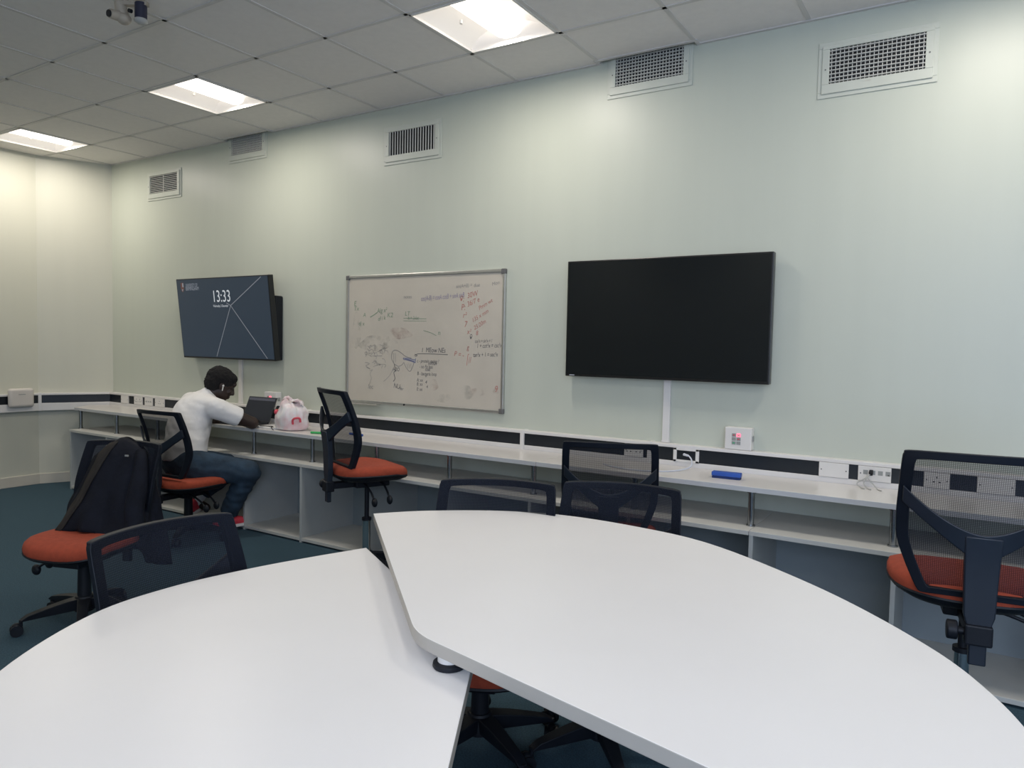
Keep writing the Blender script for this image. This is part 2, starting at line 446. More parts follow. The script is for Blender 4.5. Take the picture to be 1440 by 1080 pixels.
# ------------------------------------------------------------------ dado trunking
def trunk(name, a, b, label, joints=(), ends=(False, False)):
    a = Vector(a); b = Vector(b); L_ = (b-a).length; ang = math.atan2((b-a).y, (b-a).x)
    T = thing(name, label, 'trunking', (a.x, a.y, 0), ang, 'dado trunking along the walls')
    m = MB()
    m.bx(0, L_, -.046, 0, .722, .890)
    m.bx(0, L_, -.064, 0, .873, .892); m.bx(0, L_, -.060, 0, .722, .796)
    m.build('trunking_body', M['dado'], T, bevel=.003)
    MB().bx(0.005, L_-.005, -.054, -.040, .796, .873).build('cover_strip', M['dado_black'], T)
    for x in joints:
        MB().bx(x-.014, x+.014, -.067, -.001, .721, .896).build('joint_cover', M['dado'], T, bevel=.003)
    return T
trunk('dado_trunking', (-7.42, 0), (-4.56, 0), 'white and black dado trunking behind the person, left stretch of back wall')
trunk('dado_trunking', (-4.56, 0), (-2.50, 0), 'white and black dado trunking under the whiteboard', (.0,))
trunk('dado_trunking', (-2.50, 0), (2.9, 0), 'white and black dado trunking under the big dark screen', (0.0, .885))
trunk('dado_trunking', P1, P0, 'short white and black dado trunking on the angled corner wall', (.012,))
trunk('dado_trunking', (P1[0]+.005, P1[1]-2.9), P1, 'white and black dado trunking on the left wall behind the access point')

def plate(name, x0, x1, z0, z1, label, cat, y=-.054, group='face plates in the back wall trunking'):
    cx, cz = (x0+x1)/2, (z0+z1)/2; w_, h_ = x1-x0, z1-z0
    T = thing(name, label, cat, (cx, y, cz), 0, group)
    MB().bx(-w_/2, w_/2, -.010, 0, -h_/2, h_/2).build('face', M['plate'], T, bevel=.002)
    for q in (-1, 1): MB().cyl((q*(w_/2-.012), -.0098, 0), (q*(w_/2-.012), -.0108, 0), .0035, 10).build('screw', M['grey_cap'], T)
    return T
Z0, Z1 = .797, .872
def holes(T, cx):
    m = MB()
    for dx, dz, w_, h_ in ((0, .014, .005, .009), (-.012, -.008, .009, .005), (.012, -.008, .009, .005)):
        m.bx(cx+dx-w_/2, cx+dx+w_/2, -.0105, -.0095, dz-h_/2, dz+h_/2)
    m.build('pin_holes', M['dado_black'], T)
plate('blank_plate', -7.20, -7.07, Z0, Z1, 'blank white plate nearest the left corner in the trunking', 'wall plate')
T = plate('power_socket', -6.97, -6.83, Z0, Z1, 'white socket plate, second from the left corner', 'socket'); holes(T, -.03); holes(T, .03)
T = plate('network_socket', -6.79, -6.66, Z0, Z1, 'white network plate with small ports, third from the left corner', 'socket')
for i in (-1, 0, 1): MB().bx(i*.03-.008, i*.03+.008, -.0105, -.0095, -.006, .008).build('port', M['button'], T)
T = plate('power_socket', -6.62, -6.47, Z0, Z1, 'white socket plate just left of the seated person', 'socket'); holes(T, 0)
T = plate('power_socket', -1.775, -1.655, Z0, Z1, 'white double socket plate seen through the black mesh stool back', 'socket'); holes(T, -.03); holes(T, .03)
# open outlet frame with a white cable
T = thing('outlet_frame', 'open white outlet frame with black inside and white cable plugged in', 'socket', (-1.392, -.054, .834), 0)
m = MB(); a, b = .076, .040
m.bx(-a, a, -.010, 0, b-.013, b); m.bx(-a, a, -.010, 0, -b, -b+.013); m.bx(-a, -a+.02, -.010, 0, -b, b); m.bx(a-.02, a, -.010, 0, -b, b)
m.build('face', M['plate'], T, bevel=.002)
MB().bx(-a+.018, a-.018, -.003, -.001, -b+.012, b-.012).build('recess', M['dado_black'], T)
plate('blank_plate', -.675, -.532, Z0, Z1, 'blank white plate right of the control box, over the worktop', 'wall plate')
T = plate('network_socket', -.488, -.337, Z0, Z1, 'white network plate with black plug and dangling grey leads', 'socket')
for i in range(4): MB().bx(-.052+i*.034, -.030+i*.034, -.0108, -.0095, -.004, .018).build('port', M['button'], T)
T = plate('power_socket', -.195, -.085, Z0, Z1, 'white socket plate seen through the right stool mesh back', 'socket'); holes(T, 0)
plate('blank_plate', .025, .175, Z0, Z1, 'blank white plate seen through the right stool mesh, rightmost', 'wall plate')
T = thing('network_plug', 'black network plug in the white plate with grey leads hanging on the worktop', 'plug', (-.435, -.064, .838), 0)
m = MB(); m.box((.008, -.012, .004), (.018, .026, .020), Matrix.Rotation(.5, 3, 'X')); m.build('plug_body', M['black'], T, bevel=.003)
m = MB()
for dx, e in ((0, -.02), (.006, .02), (-.004, -.045)):
    m.tube(catmull([(dx, -.018, 0), (dx-.008, -.035, -.02), (dx+e, -.045, -.050), (dx+e+.02, -.07, -.0665), (dx+e+.04, -.10, -.0665)], 5), .0028, 8)
m.build('leads', M['cable_grey'], T, smooth=True)

# white cable from the open outlet, looping onto the worktop
m = MB()
m.tube(catmull([(-1.395, -.060, .836), (-1.375, -.075, .838), (-1.345, -.10, .815), (-1.335, -.15, .785), (-1.37, -.24, .774), (-1.44, -.33, .773), (-1.56, -.38, .773), (-1.70, -.36, .773), (-1.80, -.30, .773)], 8), .0042, 10)
m.cone((-1.405, -.058, .838), (-1.375, -.078, .836), .008, .006, 12)
T = m.build('white_cable', M['cable_white'], None, smooth=True); tag(T, 'white cable curling from the open outlet along the worktop', 'cable')

# control boxes on the trunking
def control_box(cx, label, rz=0):
    T = thing('control_box', label, 'control panel', (cx, -.032, .893), rz, 'control boxes on the trunking')
    MB().bx(-.073, .073, -.030, .030, 0, .125).build('case', M['plate'], T, bevel=.005)
    m = MB()
    k = 0
    for r_ in range(3):
        for c_ in range(2):
            x = -.022+c_*.026; z = .082-r_*.022
            o = MB().bx(x-.011, x+.011, -.0325, -.0295, z-.009, z+.009).build('button', M['led_red'] if (r_ == 0 and c_ == 1) else M['button'], T, bevel=.001)
            if r_ == 0 and c_ == 1: o['label'] = 'button lit red'
            d = MB().bx(x-.005, x+.005, -.0335, -.032, z-.003, z+.003).build('button_mark', [M['bag_red'], M['led_green'], M['smudge_red']][k % 3], o); k += 1
    m.bx(.073, .078, -.012, .012, .05, .08); m.build('side_clip', M['button'], T)
    return T
control_box(-1.100, 'white control box with red lit button, right of the dark screen cable duct')
control_box(-4.975, 'white control box with red lit button behind the laptop')

# vertical cable ducts under the screens
for x, z1, lb in ((-1.535, 1.30, 'white vertical cable duct below the big dark screen'), (-5.42, 1.33, 'white vertical cable duct below the lit screen')):
    m = MB(); m.bx(x-.021, x+.021, -.020, 0, .893, z1); m.bx(x-.024, x+.024, -.022, 0, .893, .903)
    tag(m.build('cable_duct', M['dado'], None, bevel=.002), lb, 'cable duct', 'cable ducts below the screens')

# wifi access point on left wall
T = thing('access_point', 'white rounded access point box on the left wall trunking', 'access point', (-7.653, -.78, .768), 0)
m = MB(); m.bx(-.110, .110, -.05, .0, 0, .180); m.build('housing', M['ap'], T, smooth=True, bevel=.035, seg=5)
T.rotation_euler[2] = math.radians(90)
m = MB(); m.bx(-.03, .03, -.0515, -.0495, .12, .126); m.build('logo_mark', M['button'], T)
T = thing('power_socket', 'white socket plate left of the access point, cut by the photo edge', 'socket', (-7.657, -1.10, .834), math.radians(90))
MB().bx(-.07, .07, -.010, 0, -.038, .038).build('face', M['plate'], T, bevel=.002); holes(T, 0)

# ------------------------------------------------------------------ worktop and shelf units
WT = .768
def worktop(poly, label):
    T = thing('worktop', label, 'worktop', (0, 0, 0), 0, 'long white worktops')
    MB().prism(poly, WT-.026, WT).build('board', M['worktop'], T, bevel=.002)
    m = MB(); xs_ = [p for p in poly if p[1] < -.455]
    x0, x1 = min(p[0] for p in xs_), max(p[0] for p in xs_)
    m.bx(x0+.003, x1-.003, -.4625, -.459, WT-.025, WT-.001); m.build('edge_band', M['worktop_edge'], T)
worktop([(-7.385, -.065), (-7.46, -.25), (-7.30, -.46), (-4.691, -.46), (-4.691, -.065)], 'white worktop the person is leaning on, left end of the long counter')
worktop([(-4.689, -.065), (-4.689, -.46), (-2.162, -.46), (-2.162, -.065)], 'white worktop under the whiteboard, middle of the long counter')
worktop([(-2.158, -.065), (-2.158, -.46), (.37, -.46), (.37, -.065)], 'white worktop with the blue eraser, right of the counter joint')
worktop([(.372, -.065), (.372, -.46), (2.8, -.46), (2.8, -.065)], 'white worktop at the far right end, mostly outside the photo')
YC = -.549; SH = .569
edges = [-7.22, -6.59, -5.955, -5.32, -4.69, -4.055, -3.42, -2.79, -2.155, -1.53, -.90, -.27, .36, .99, 1.62]
lbs = ['leftmost open white shelf unit, by the corner wall', 'open white shelf unit behind the seated person',
       'open white shelf unit below the laptop and plastic bag', 'open white shelf unit behind the red high stool',
       'open white shelf unit behind the two mesh chairs at the table', 'open white shelf unit under the blue eraser',
       'rightmost open white shelf unit, behind the right high stool']
for u in range(7):
    x0, xm, x1 = edges[2*u], edges[2*u+1], edges[2*u+2]
    T = thing('shelf_unit', lbs[u], 'shelf unit', (x0, 0, 0), 0, 'open shelf units under the counter')
    L_ = x1-x0-.002
    m = MB(); m.bx(0, L_, YC, -.012, SH-.022, SH); m.build('top_board', M['carcass_edge'], T, bevel=.0015)
    m = MB(); m.bx(0.02, L_, YC+.004, -.012, .012, .034); m.build('bottom_board', M['carcass_edge'], T, bevel=.0015)
    MB().bx(.02, L_, -.030, -.014, .034, SH-.022).build('back_panel', M['carcass_back'], T)
    for x in ([0.0, xm-x0-.010] + ([L_-.02] if u == 6 else [])):
        MB().bx(x, x+.020, YC+.002, -.012, 0, SH-.022).build('side_panel' if x == 0 else 'divider', M['carcass'], T, bevel=.0015)
posts = [-7.235, -6.615, -5.98, -5.34, -4.705, -4.058, -3.43, -2.809, -2.185, -1.545, -.921, -.288, .345, .98]
for i, x in enumerate(posts):
    T = thing('support_post', 'steel support post between shelf unit and worktop', 'post', (x, -.435, SH), 0, 'steel posts holding up the worktop')
    MB().cyl((0, 0, .004), (0, 0, WT-.026-SH-.004), .0155, 20).build('tube', M['steel'], T, smooth=True)
    for z in (0, WT-.032-SH): MB().cyl((0, 0, z), (0, 0, z+.006), .022, 20).build('flange', M['steel'], T, smooth=True)
where = ['at the far left end of the counter', 'second from the left end', 'behind the seated person, third from the left end', 'behind the seated person, fourth from the left end',
         "beside the person's knee", 'below the plastic bag', 'just right of the red high stool seat top', 'under the whiteboard, right of the red stool', 'at the worktop joint, behind the mesh chairs',
         'behind the two overlapping mesh chairs', 'just right of the blue eraser', 'left of the right high stool', 'behind the right high stool', 'beyond the right stool, at photo edge']
ps = [o for o in COL.objects if o.name.startswith('support_post')]
for o, s_ in zip(ps, where): o['label'] = 'steel worktop post ' + s_

# ------------------------------------------------------------------ screens
# big dark screen
T = thing('wall_screen', 'big dark switched-off screen on the wall, right', 'screen', (-1.56, -.035, 1.263), 0)
m = MB(); m.bx(-.62, .62, -.048, 0, 0, .712); m.build('casing', M['tv_bezel'], T, bevel=.004)
m = MB(); m.bx(-.61, .61, -.0495, -.047, .016, .702); m.build('panel', M['screen_off'], T)
m = MB(); m.bx(-.20, .20, 0, .034, .2, .5); m.build('wall_bracket', M['black'], T)
m = MB(); m.bx(-.59, -.555, -.0500, -.0490, .005, .0105); m.build('maker_mark', M['glow_grey'], T)
# lit screen, tilted down
T = thing('wall_screen', 'lit dark blue screen showing 13:33, tilted on the wall above the person', 'screen', (-5.488, -.137, 1.628), 0)
tilt = math.radians(6.36)
RT = Matrix.Rotation(tilt, 4, 'X')      # top leans into the room
def tvp(u, v, d=.0): return RT @ Vector((u-.62, -d, v-.3525))
def rot_obj(o): o.data.transform(RT); return o
rot_obj(MB().bx(-.62, .62, .001, .052, -.3525, .3525).build('casing', M['tv_bezel'], T, bevel=.004))
rot_obj(MB().bx(-.611, .611, -.0006, .002, -.338, .344).build('panel', M['screen_on'], T))
m = MB(); m.bx(-.60, .60, .055, .134, -.345, .19); m.build('rear_housing', M['black'], T, bevel=.01)
m = MB(); m.bx(-.22, .22, .075, .1365, -.18, .14); m.build('wall_bracket', M['black'], T)
tvh = [0.00146889, -0.000125641, -0.159102, 3.77885e-05, -0.000902201, 0.854422, 0.000108311, 3.22941e-06]
def tvpx(x, y):
    w_ = tvh[6]*x+tvh[7]*y+1; return ((tvh[0]*x+tvh[1]*y+tvh[2])/w_, (tvh[3]*x+tvh[4]*y+tvh[5])/w_)
m = MB()
for pts in ([(990, 140), (683, 425)], [(683, 425), (1065, 968)], [(683, 425), (538, 945)], [(683, 425), (640, 398)]):
    add_stroke(m, [tvpx(*p) for p in pts], .0065, lambda u, v: tvp(u, v, .0012))
m.build('screen_lines', M['glow_line'], T)
m = MB(); u0, v0 = tvpx(498, 388)
add_text(m, '13:33', .142, lambda a, b: tvp(u0+a*.80, v0+b, .0016)); m.build('clock_digits', M['glow_white'], T)
m = MB(); u1, v1 = tvpx(506, 440)
add_text(m, 'Wednesday, 3 December', .030, lambda a, b: tvp(u1+a*.66, v1+b, .0016)); m.build('date_text', M['glow_white'], T)
m = MB(); u2, v2 = tvpx(224, 240)
add_text(m, 'UNIVERSITY OF', .045, lambda a, b: tvp(u2+a*.55, v2+b, .0016))
u2, v2 = tvpx(226, 273); add_text(m, 'BIRMINGHAM', .045, lambda a, b: tvp(u2+a*.68, v2+b, .0016)); m.build('university_name', M['glow_grey'], T)
m = MB(); cu, cv = tvpx(190, 240)
sh = [(-.022, .04), (.022, .04), (.022, -.01), (.012, -.035), (0, -.045), (-.012, -.035), (-.022, -.01)]
m.poly([tvp(cu+a, cv+b, .0014) for a, b in sh]); cr = m.build('crest', M['crest_red'], T)
m = MB()
m.poly([tvp(cu+a, cv+b, .0018) for a, b in [(0.002, .036), (.018, .036), (.018, .0), (.002, .0)]])
m.poly([tvp(cu+a, cv+b, .0018) for a, b in [(-.010, -.018), (.010, -.018), (0, -.038)]]); m.build('crest_quarter', M['glow_grey'], cr)
m = MB(); m.tube([(.585, .05, -.33), (.60, .06, -.2), (.59, .075, -.05)], .005, 8); m.build('rear_cable', M['cable_grey'], T)
m = MB(); m.bx(.595, .61, .055, .075, -.342, -.30); m.build('side_label', M['bag_red'], T)

# ------------------------------------------------------------------ whiteboard
T = thing('whiteboard', 'aluminium framed whiteboard covered in faint marker writing', 'whiteboard', (-4.146, 0, .985), 0)
BW, BH = 1.465, .972
MB().bx(.01, BW-.01, -.014, -.002, .01, BH-.01).build('writing_surface', M['board'], T)
m = MB(); fr = .022
m.bx(0, BW, -.024, -.001, 0, fr); m.bx(0, BW, -.024, -.001, BH-fr, BH); m.bx(0, fr, -.024, -.001, fr, BH-fr); m.bx(BW-fr, BW, -.024, -.001, fr, BH-fr)
m.build('frame', M['alu'], T, bevel=.004)
for x in (0, BW):
    for z in (0, BH):
        sx = .016 if x == 0 else -.016; sz = .016 if z == 0 else -.016
        MB().box((x+sx, -.0135, z+sz), (.036, .027, .036)).build('corner_cap', M['grey_cap'], T, bevel=.006)
MB().bx(.03, .36, -.062, -.02, -.012, -.002).build('pen_tray', M['alu'], T, bevel=.003)
MB().cyl((.60, -.0245, .010), (.60, -.028, .010), .007, 12).build('magnet', M['black'], T)
wbh = [0.00152439, -8.81152e-06, -0.0525167, 7.31932e-05, -0.00112718, 1.07916, 0.000124338, -1.72107e-05]
def wb(x, y):
    w_ = wbh[6]*x+wbh[7]*y+1; return ((wbh[0]*x+wbh[1]*y+wbh[2])/w_, (wbh[3]*x+wbh[4]*y+wbh[5])/w_)
def on(u, v): return (u, -.0150, v)
PEN = ['black']
def wtext(mb, body, x, y, size, rot=0, sx=1.0):
    u, v = wb(x, y); q = MB(); add_text(q, body, size, lambda a, b: on(u+a*sx, v+b), rot, .15)
    q.build(PEN[0]+'_written_line', M['pen_'+PEN[0]], T)
def wline(mb, pts, wd=.006, k=5):
    P = [Vector((*wb(*p), 0)) for p in pts]
    if len(P) > 2: P = catmull(P, k)
    if mb is None:
        q = MB(); add_stroke(q, [p.xy for p in P], wd, on); q.build(PEN[0]+'_marker_stroke', M['pen_'+PEN[0]], T)
    else: add_stroke(mb, [p.xy for p in P], wd, on)
B = None
wtext(B, '1', 555, 618, .045); wtext(B, 'MEow NEs', 587, 618, .050, 0, .80)
wline(B, [(512, 646), (535, 630), (640, 630), (740, 634)], .004)
wline(B, [(512, 632), (530, 640), (518, 648)], .004)
for i, (s_, x, y) in enumerate([('c - protein casing ?', 528, 688), ('mRNA', 605, 705), ('- no Fe less', 545, 727), ('coat', 585, 745), ('B - bacteria loop', 530, 774),
                                ('A: xx', 528, 818), ('B: xx', 528, 845), ('E: xx', 528, 880)]):
    wtext(B, s_, x, y, .036, 0, .74)
wtext(B, '*', 583, 800, .04); wtext(B, '4', 586, 832, .034); wtext(B, '4', 594, 862, .03)
wtext(B, 'cos²x + sin²x = 1', 922, 553, .034, .03, .62)
wtext(B, '1 + cot²x = csc²x', 935, 587, .042, .03, .70)
wtext(B, 'tan²x + 1 = sec²x', 910, 648, .042, .03, .70)
wtext(B, 'θ', 884, 530, .05, 0, .8)
wline(B, [(372, 700), (380, 745), (370, 760), (378, 800), (366, 820)], .005)
wtext(B, 'H2O', 362, 748, .040, 0, .8); wtext(B, 'NU', 368, 862, .052, -.1, .8); wtext(B, 'fer', 408, 873, .034, -.2)
PEN[0] = 'grey'; G = None   # cell doodle and old grey notes
wline(G, [(372, 700), (352, 660), (360, 615), (385, 606), (420, 625), (450, 648), (490, 660)], .006)
wline(G, [(372, 700), (400, 716), (425, 705), (438, 688)], .005)
wline(G, [(440, 690), (452, 720), (478, 750), (495, 728), (508, 690)], .005)
for i in range(3): wline(G, [(458+i*14, 697), (468+i*10, 730)], .003)
for x in (366, 378): wline(G, [(x, 625), (x+2, 690)], .003)
wline(G, [(232, 646), (288, 645)], .004); wline(G, [(225, 720), (275, 700)], .003)
wline(G, [(170, 690), (200, 700), (175, 715), (205, 735), (180, 725)], .004)
wline(G, [(205, 750), (222, 740), (205, 770), (215, 800), (198, 850)], .003)
wline(G, [(370, 720), (340, 780), (300, 820)], .003)
wtext(G, 'lec', 190, 870, .05); wtext(G, 'notes', 430, 250, .035); wtext(G, 'sin(A+B) =', 790, 180, .035, .05, .9); wtext(G, 'due', 910, 172, .035, .05); wtext(G, 'Mon', 1035, 165, .035, .2)
S_ = MB()
for i in range(26):
    x = 160+random.random()*160; y = 560+random.random()*150
    wline(S_, [(x, y), (x+10+random.random()*22, y+random.uniform(-16, 18)), (x+random.uniform(8, 40), y+random.uniform(5, 30))], .003, 3)
S_.build('grey_scribble', M['pen_grey'], T)['kind'] = 'stuff'
PEN[0] = 'green'
wtext(G, 'Alg x²', 248, 352, .052, .06, .8); wline(G, [(200, 380), (225, 365), (248, 348)], .007)
wtext(G, 'A', 150, 378, .045); wtext(G, 'dj x', 120, 437, .045, 0, .9); wtext(G, 'K2', 318, 380, .05); wtext(G, 'of / k', 255, 405, .045, .1, .8)
wtext(G, '-b + 2√ac', 455, 395, .036, 0, .8); wline(G, [(432, 387), (590, 390)], .004); wline(G, [(432, 404), (590, 406)], .003); wtext(G, 'LT', 440, 368, .045)
wline(G, [(570, 470), (620, 485), (660, 505)], .004); wtext(G, 'n', 668, 500, .05)
wtext(G, 'E', 85, 300, .05); wtext(G, 'Tx', 85, 335, .05)
PEN[0] = 'purple'
wtext(G, 'cos(A-B) = cosA cosB + sinA sinB', 550, 268, .050, .03, .56)
PEN[0] = 'blue'
wline(G, [(433, 660), (470, 662), (518, 672)], .006); wline(G, [(436, 668), (475, 676), (516, 690)], .006); wline(G, [(433, 660), (436, 668)], .006); wline(G, [(518, 660), (517, 692)], .006); wline(G, [(445, 664), (512, 682)], .008)
PEN[0] = 'red'
for s_, x, y, sz, r_ in [('θ:', 815, 272, .055, 0), ('30W', 868, 250, .052, .18), ('P:', 826, 330, .06, 0), ('36/7 e', 870, 308, .05, .30), ('r²', 838, 382, .055, 0), ('Pmm wt', 950, 332, .042, .42),
                        ('7', 848, 445, .06, 0), ('135 x mm', 905, 415, .042, .42), ('x²', 868, 492, .05, 0), ('25:20m', 918, 466, .042, .42), ('8', 928, 500, .045, 0),
                        ('P = -', 780, 642, .052, -.1), ('g', 868, 598, .05, 0), ('⌠', 862, 690, .06, 0), ('//', 880, 690, .055, .2), ('9', 1056, 885, .065, 0)]:
    wtext(G, s_, x, y, sz, r_, .85)
def smear(mk, x, y, rx, ry):
    mb = MB()
    pts = []
    for i in range(18):
        a = 2*PI*i/18; u, v = wb(x+rx*math.cos(a)*(1+.2*math.sin(3*a)), y+ry*math.sin(a)); pts.append((u, -.0146, v))
    mb.poly(pts); mb.build(mk, M[mk], T)
G = 'smudge_grey'; smear(G, 230, 560, 100, 55); smear(G, 330, 545, 60, 30); smear(G, 870, 890, 40, 50); smear(G, 720, 930, 60, 30); smear(G, 105, 470, 30, 130)
G = 'smudge_red'; smear(G, 940, 885, 55, 28); smear(G, 645, 840, 30, 40); smear(G, 400, 490, 90, 40); smear(G, 1070, 875, 22, 22)

# ------------------------------------------------------------------ tables
def rounded(poly, i, r, n=6):
    p = Vector(poly[i]); a = Vector(poly[i-1]); b = Vector(poly[(i+1) % len(poly)])
    u = (a-p).normalized()*r; v = (b-p).normalized()*r
    return [tuple((p+u)*(1-t)**2+2*p*t*(1-t)+(p+v)*t*t) for t in [k/n for k in range(n+1)]]
def table(outline, top, label, legs):
    T = thing('meeting_table', label, 'table', (0, 0, 0), 0, 'white segment tables')
    th = .030
    o = MB().prism(outline, top-th, top).build('tabletop', [M['laminate'], M['edge']], T, bevel=.002)
    for p in o.data.polygons:
        if abs(p.normal.z) < .5: p.material_index = 1
    for x, y in legs:
        m = MB(); m.cyl((x, y, .02), (x, y, top-th), .030, 24); m.cyl((x, y, top-th-.012), (x, y, top-th), .07, 24)
        lg = m.build('leg', M['plate'], T, smooth=True)
        MB().lathe([(.034, 0), (.036, .01), (.030, .022)], (x, y, 0)).build('foot', M['black'], lg, smooth=True)
    return T
TR_, TL_ = .80, .74
arc = [tuple(p) for p in catmull([(-1.902, -2.106), (-1.773, -1.947), (-1.555, -1.779), (-1.319, -1.689), (-1.02, -1.685), (-.719, -1.758), (-.342, -2.019), (-.071, -2.299), (.058, -2.513), (.125, -2.72), (.155, -2.93), (.15, -3.10)], 8)]
arc = [(p[0], p[1]) for p in arc]
raw = arc + [(.14, -3.152), (-1.030, -2.905)]
out = arc[:-1] + rounded(raw, len(arc), .05) + rounded(raw, len(arc)+1, .06)
out = out[::-1]
tr = table(out, TR_, 'large white curved table on the right, raised over the corner of the other', [(-1.60, -2.08), (-.52, -1.95), (-.02, -2.75)])
m = MB(); m.cyl((-.945, -2.89, TL_+.012), (-.945, -2.89, TR_-.03), .026, 24)
st = m.build('stub_foot', M['plate'], tr, smooth=True)
m = MB(); m.lathe([(.028, .014), (.036, .011), (.037, .004), (.035, .0005), (.02, .0005)], (-.945, -2.89, TL_)); o = m.build('foot_ring', M['black'], st, smooth=True)
arc = [(p[0], p[1]) for p in catmull([(-1.746, -2.307), (-1.815, -2.50), (-1.872, -2.70), (-1.906, -2.93), (-1.874, -3.165), (-1.704, -3.446), (-1.45, -3.66), (-1.10, -3.82), (-.75, -3.86), (-.44, -3.78)], 8)]
raw = arc + [(-.40, -3.745), (-.950, -2.782)]
out = arc + [(-.40, -3.745)] + rounded(raw, len(arc)+1, .03)
tl = table(out[::-1] if False else out, TL_, 'white curved table on the left, lower and nearer the camera', [(-1.62, -2.50), (-1.62, -3.25), (-1.05, -3.0), (-.72, -3.65)])

# ------------------------------------------------------------------ chairs
def half_outline(n_scale=1.0):
    return [(.150, .0), (.172, .018), (.226, .150), (.236, .235), (.234, .34), (.230, .440), (.226, .464), (.212, .475), (.10, .479), (0, .480)]
def full_outline(inset=0.0, top=0.0, bottom=0.0):
    h = half_outline()
    pts = []
    for x, z in h:
        pts.append((x, z))
    P = [(x, z) for x, z in pts] + [(-x, z) for x, z in pts[::-1][1:]]
    if not inset: return P
    Q = []
    for x, z in P:
        s = max(0, 1-inset/.235)
        zz = .24+(z-.24)*(1-(top if z > .24 else bottom)/.24)
        Q.append((x*s, zz))
    return Q
BACK_Y = [-.235]
def bmap(x, z, off, z0):
    """backrest surface: gently curved, leaning back"""
    y = BACK_Y[0]+.055*(x/.236)**2 - .16*(z/.48)**1.0*.62 + off + .03*math.sin(PI*min(1, z/.45))*.9
    return (x, y, z0+z)
def make_chair(name, label, cat, loc, f, seat_h, stool=False, group=None, spin=0.0, back_dz=0.0, sleeve=.338, back_y=-.235):
    BACK_Y[0] = back_y; sh_ = back_y+.235
    fl = math.hypot(*f); loc = (loc[0]-sh_*f[0]/fl, loc[1]-sh_*f[1]/fl)
    T = thing(name, label, cat, (loc[0], loc[1], 0), facing(*f), group)
    # seat: red cushion over black shell
    def se(a, rx, ry, yc=.0, p=3.0):
        c, s = math.cos(a), math.sin(a)
        k = (abs(c)**p+abs(s)**p)**(-1/p)
        x = rx*c*k; y = ry*s*k
        x *= 1-.06*(1 if y < 0 else 0)*abs(y)/ry
        return x, y+yc
    n = 48
    m = MB()
    prof = [(.985, -.052), (1.0, -.040), (1.0, -.026), (.975, -.010), (.90, 0.0), (.70, .006), (.40, .004), (.0, .002)]
    def fs(i, j):
        k, z = prof[i]; x, y = se(2*PI*j/n, .245*k, .222*k)
        z += -.022*max(0, (y-.10)/.12)**2 + .010*abs(x/.245)**2*(1 if y < .1 else .4)
        return (x, y, seat_h+z)
    V = m.grid(fs, len(prof)-1, n, False, True)
    c = m.bm.verts.new((0, .0, seat_h+.004))
    for j in range(n): m.bm.faces.new((V[-1][j], V[-1][(j+1) % n], c))
    m.bm.faces.new(V[0][::-1])
    seat = m.build('seat', M['red'], T, smooth=True)
    m = MB(); prof2 = [(.55, -.094), (.80, -.086), (.95, -.066), (1.0, -.052), (.99, -.046)]
    def fs2(i, j):
        k, z = prof2[i]; x, y = se(2*PI*j/n, .247*k, .224*k)
        z += -.022*max(0, (y-.10)/.12)**2 + .010*abs(x/.245)**2*(1 if y < .1 else .4)
        return (x, y, seat_h+z)
    V = m.grid(fs2, len(prof2), n, False, True); m.bm.faces.new(V[0][::-1]); m.bm.faces.new(V[-1])
    m.build('seat_shell', M['black'], seat, smooth=True)
    z0 = seat_h+.005+back_dz
    # backrest frame ring
    O = full_outline(); I = full_outline(.036, .026, .022)
    Oc = catmull([(x, z, 0) for x, z in O], 4); Ic = catmull([(x, z, 0) for x, z in I], 4)
    k = len(Oc); m = MB()
    def fb(i, j):
        q = [(Oc, -.012), (Oc, .012), (Ic, .012), (Ic, -.012)][j]
        v = q[0][i]; return bmap(v.x, v.y, q[1], z0)
    m.grid(fb, k, 4, True, True)
    # closing bar along the bottom is part of the ring (first and last points join)
    back = m.build('backrest', M['black_frame'], T, smooth=True, bevel=.004)
    m = MB(); R_ = 7
    cx0 = Vector((0, .24, 0))
    V = m.grid(lambda i, j: bmap(*(lambda v: (v.x, v.y))(cx0+(Oc[i]-cx0)*(.985-j/R_*.985 if j < R_ else .004)), .0145, z0), k, R_+1, True, False)
    m.build('mesh_panel', M['mesh'], back, smooth=True, norecalc=True)
    # Y shaped rear bracket
    m = MB(); nx = 24
    def wing(i, j):
        x = -.222+.444*i/nx; a = abs(x)/.222
        zt = .232+.125*a**1.7; zb = .135+.165*a**1.1
        off = -.014-.050*(1-a**2.0)
        z = zt if j in (0, 1) else zb
        o2 = off if j in (1, 2) else off-.016
        return bmap(x, z, o2, z0)
    V = m.grid(wing, nx+1, 4, False, True); m.bm.faces.new(V[0]); m.bm.faces.new(V[-1][::-1])
    def spine(i, j):
        t = i/8; z = .225-.335*t
        hw = (.050-.010*t) if t < .8 else .030
        x, y, zz = bmap(0, max(z, -.02), -.064, z0)
        zz = z0+z
        if z < -.02: y = y+ .0
        dx = -hw if j in (0, 3) else hw; dy = -.018 if j in (0, 1) else .014
        return (x+dx, y+dy, zz)
    V = m.grid(spine, 9, 4, False, True); m.bm.faces.new(V[0]); m.bm.faces.new(V[-1][::-1])
    yb = bmap(0, 0, -.064, z0)[1]
    m.bx(-.024, .024, yb-.014, yb+.010, seat_h-.215, seat_h-.09)      # tail of height rail
    m.build('back_support', M['bracket'], T, smooth=True, bevel=.004)
    # mechanism
    m = MB()
    m.bx(-.075, .075, -.10, .12, seat_h-.135, seat_h-.09)
    m.bx(-.032, .032, yb-.02, -.08, seat_h-.135, seat_h-.098)
    m.bx(-.038, .038, yb-.028, yb+.025, seat_h-.15, seat_h-.085)
    mech = m.build('tilt_mechanism', M['black'], T, bevel=.006)
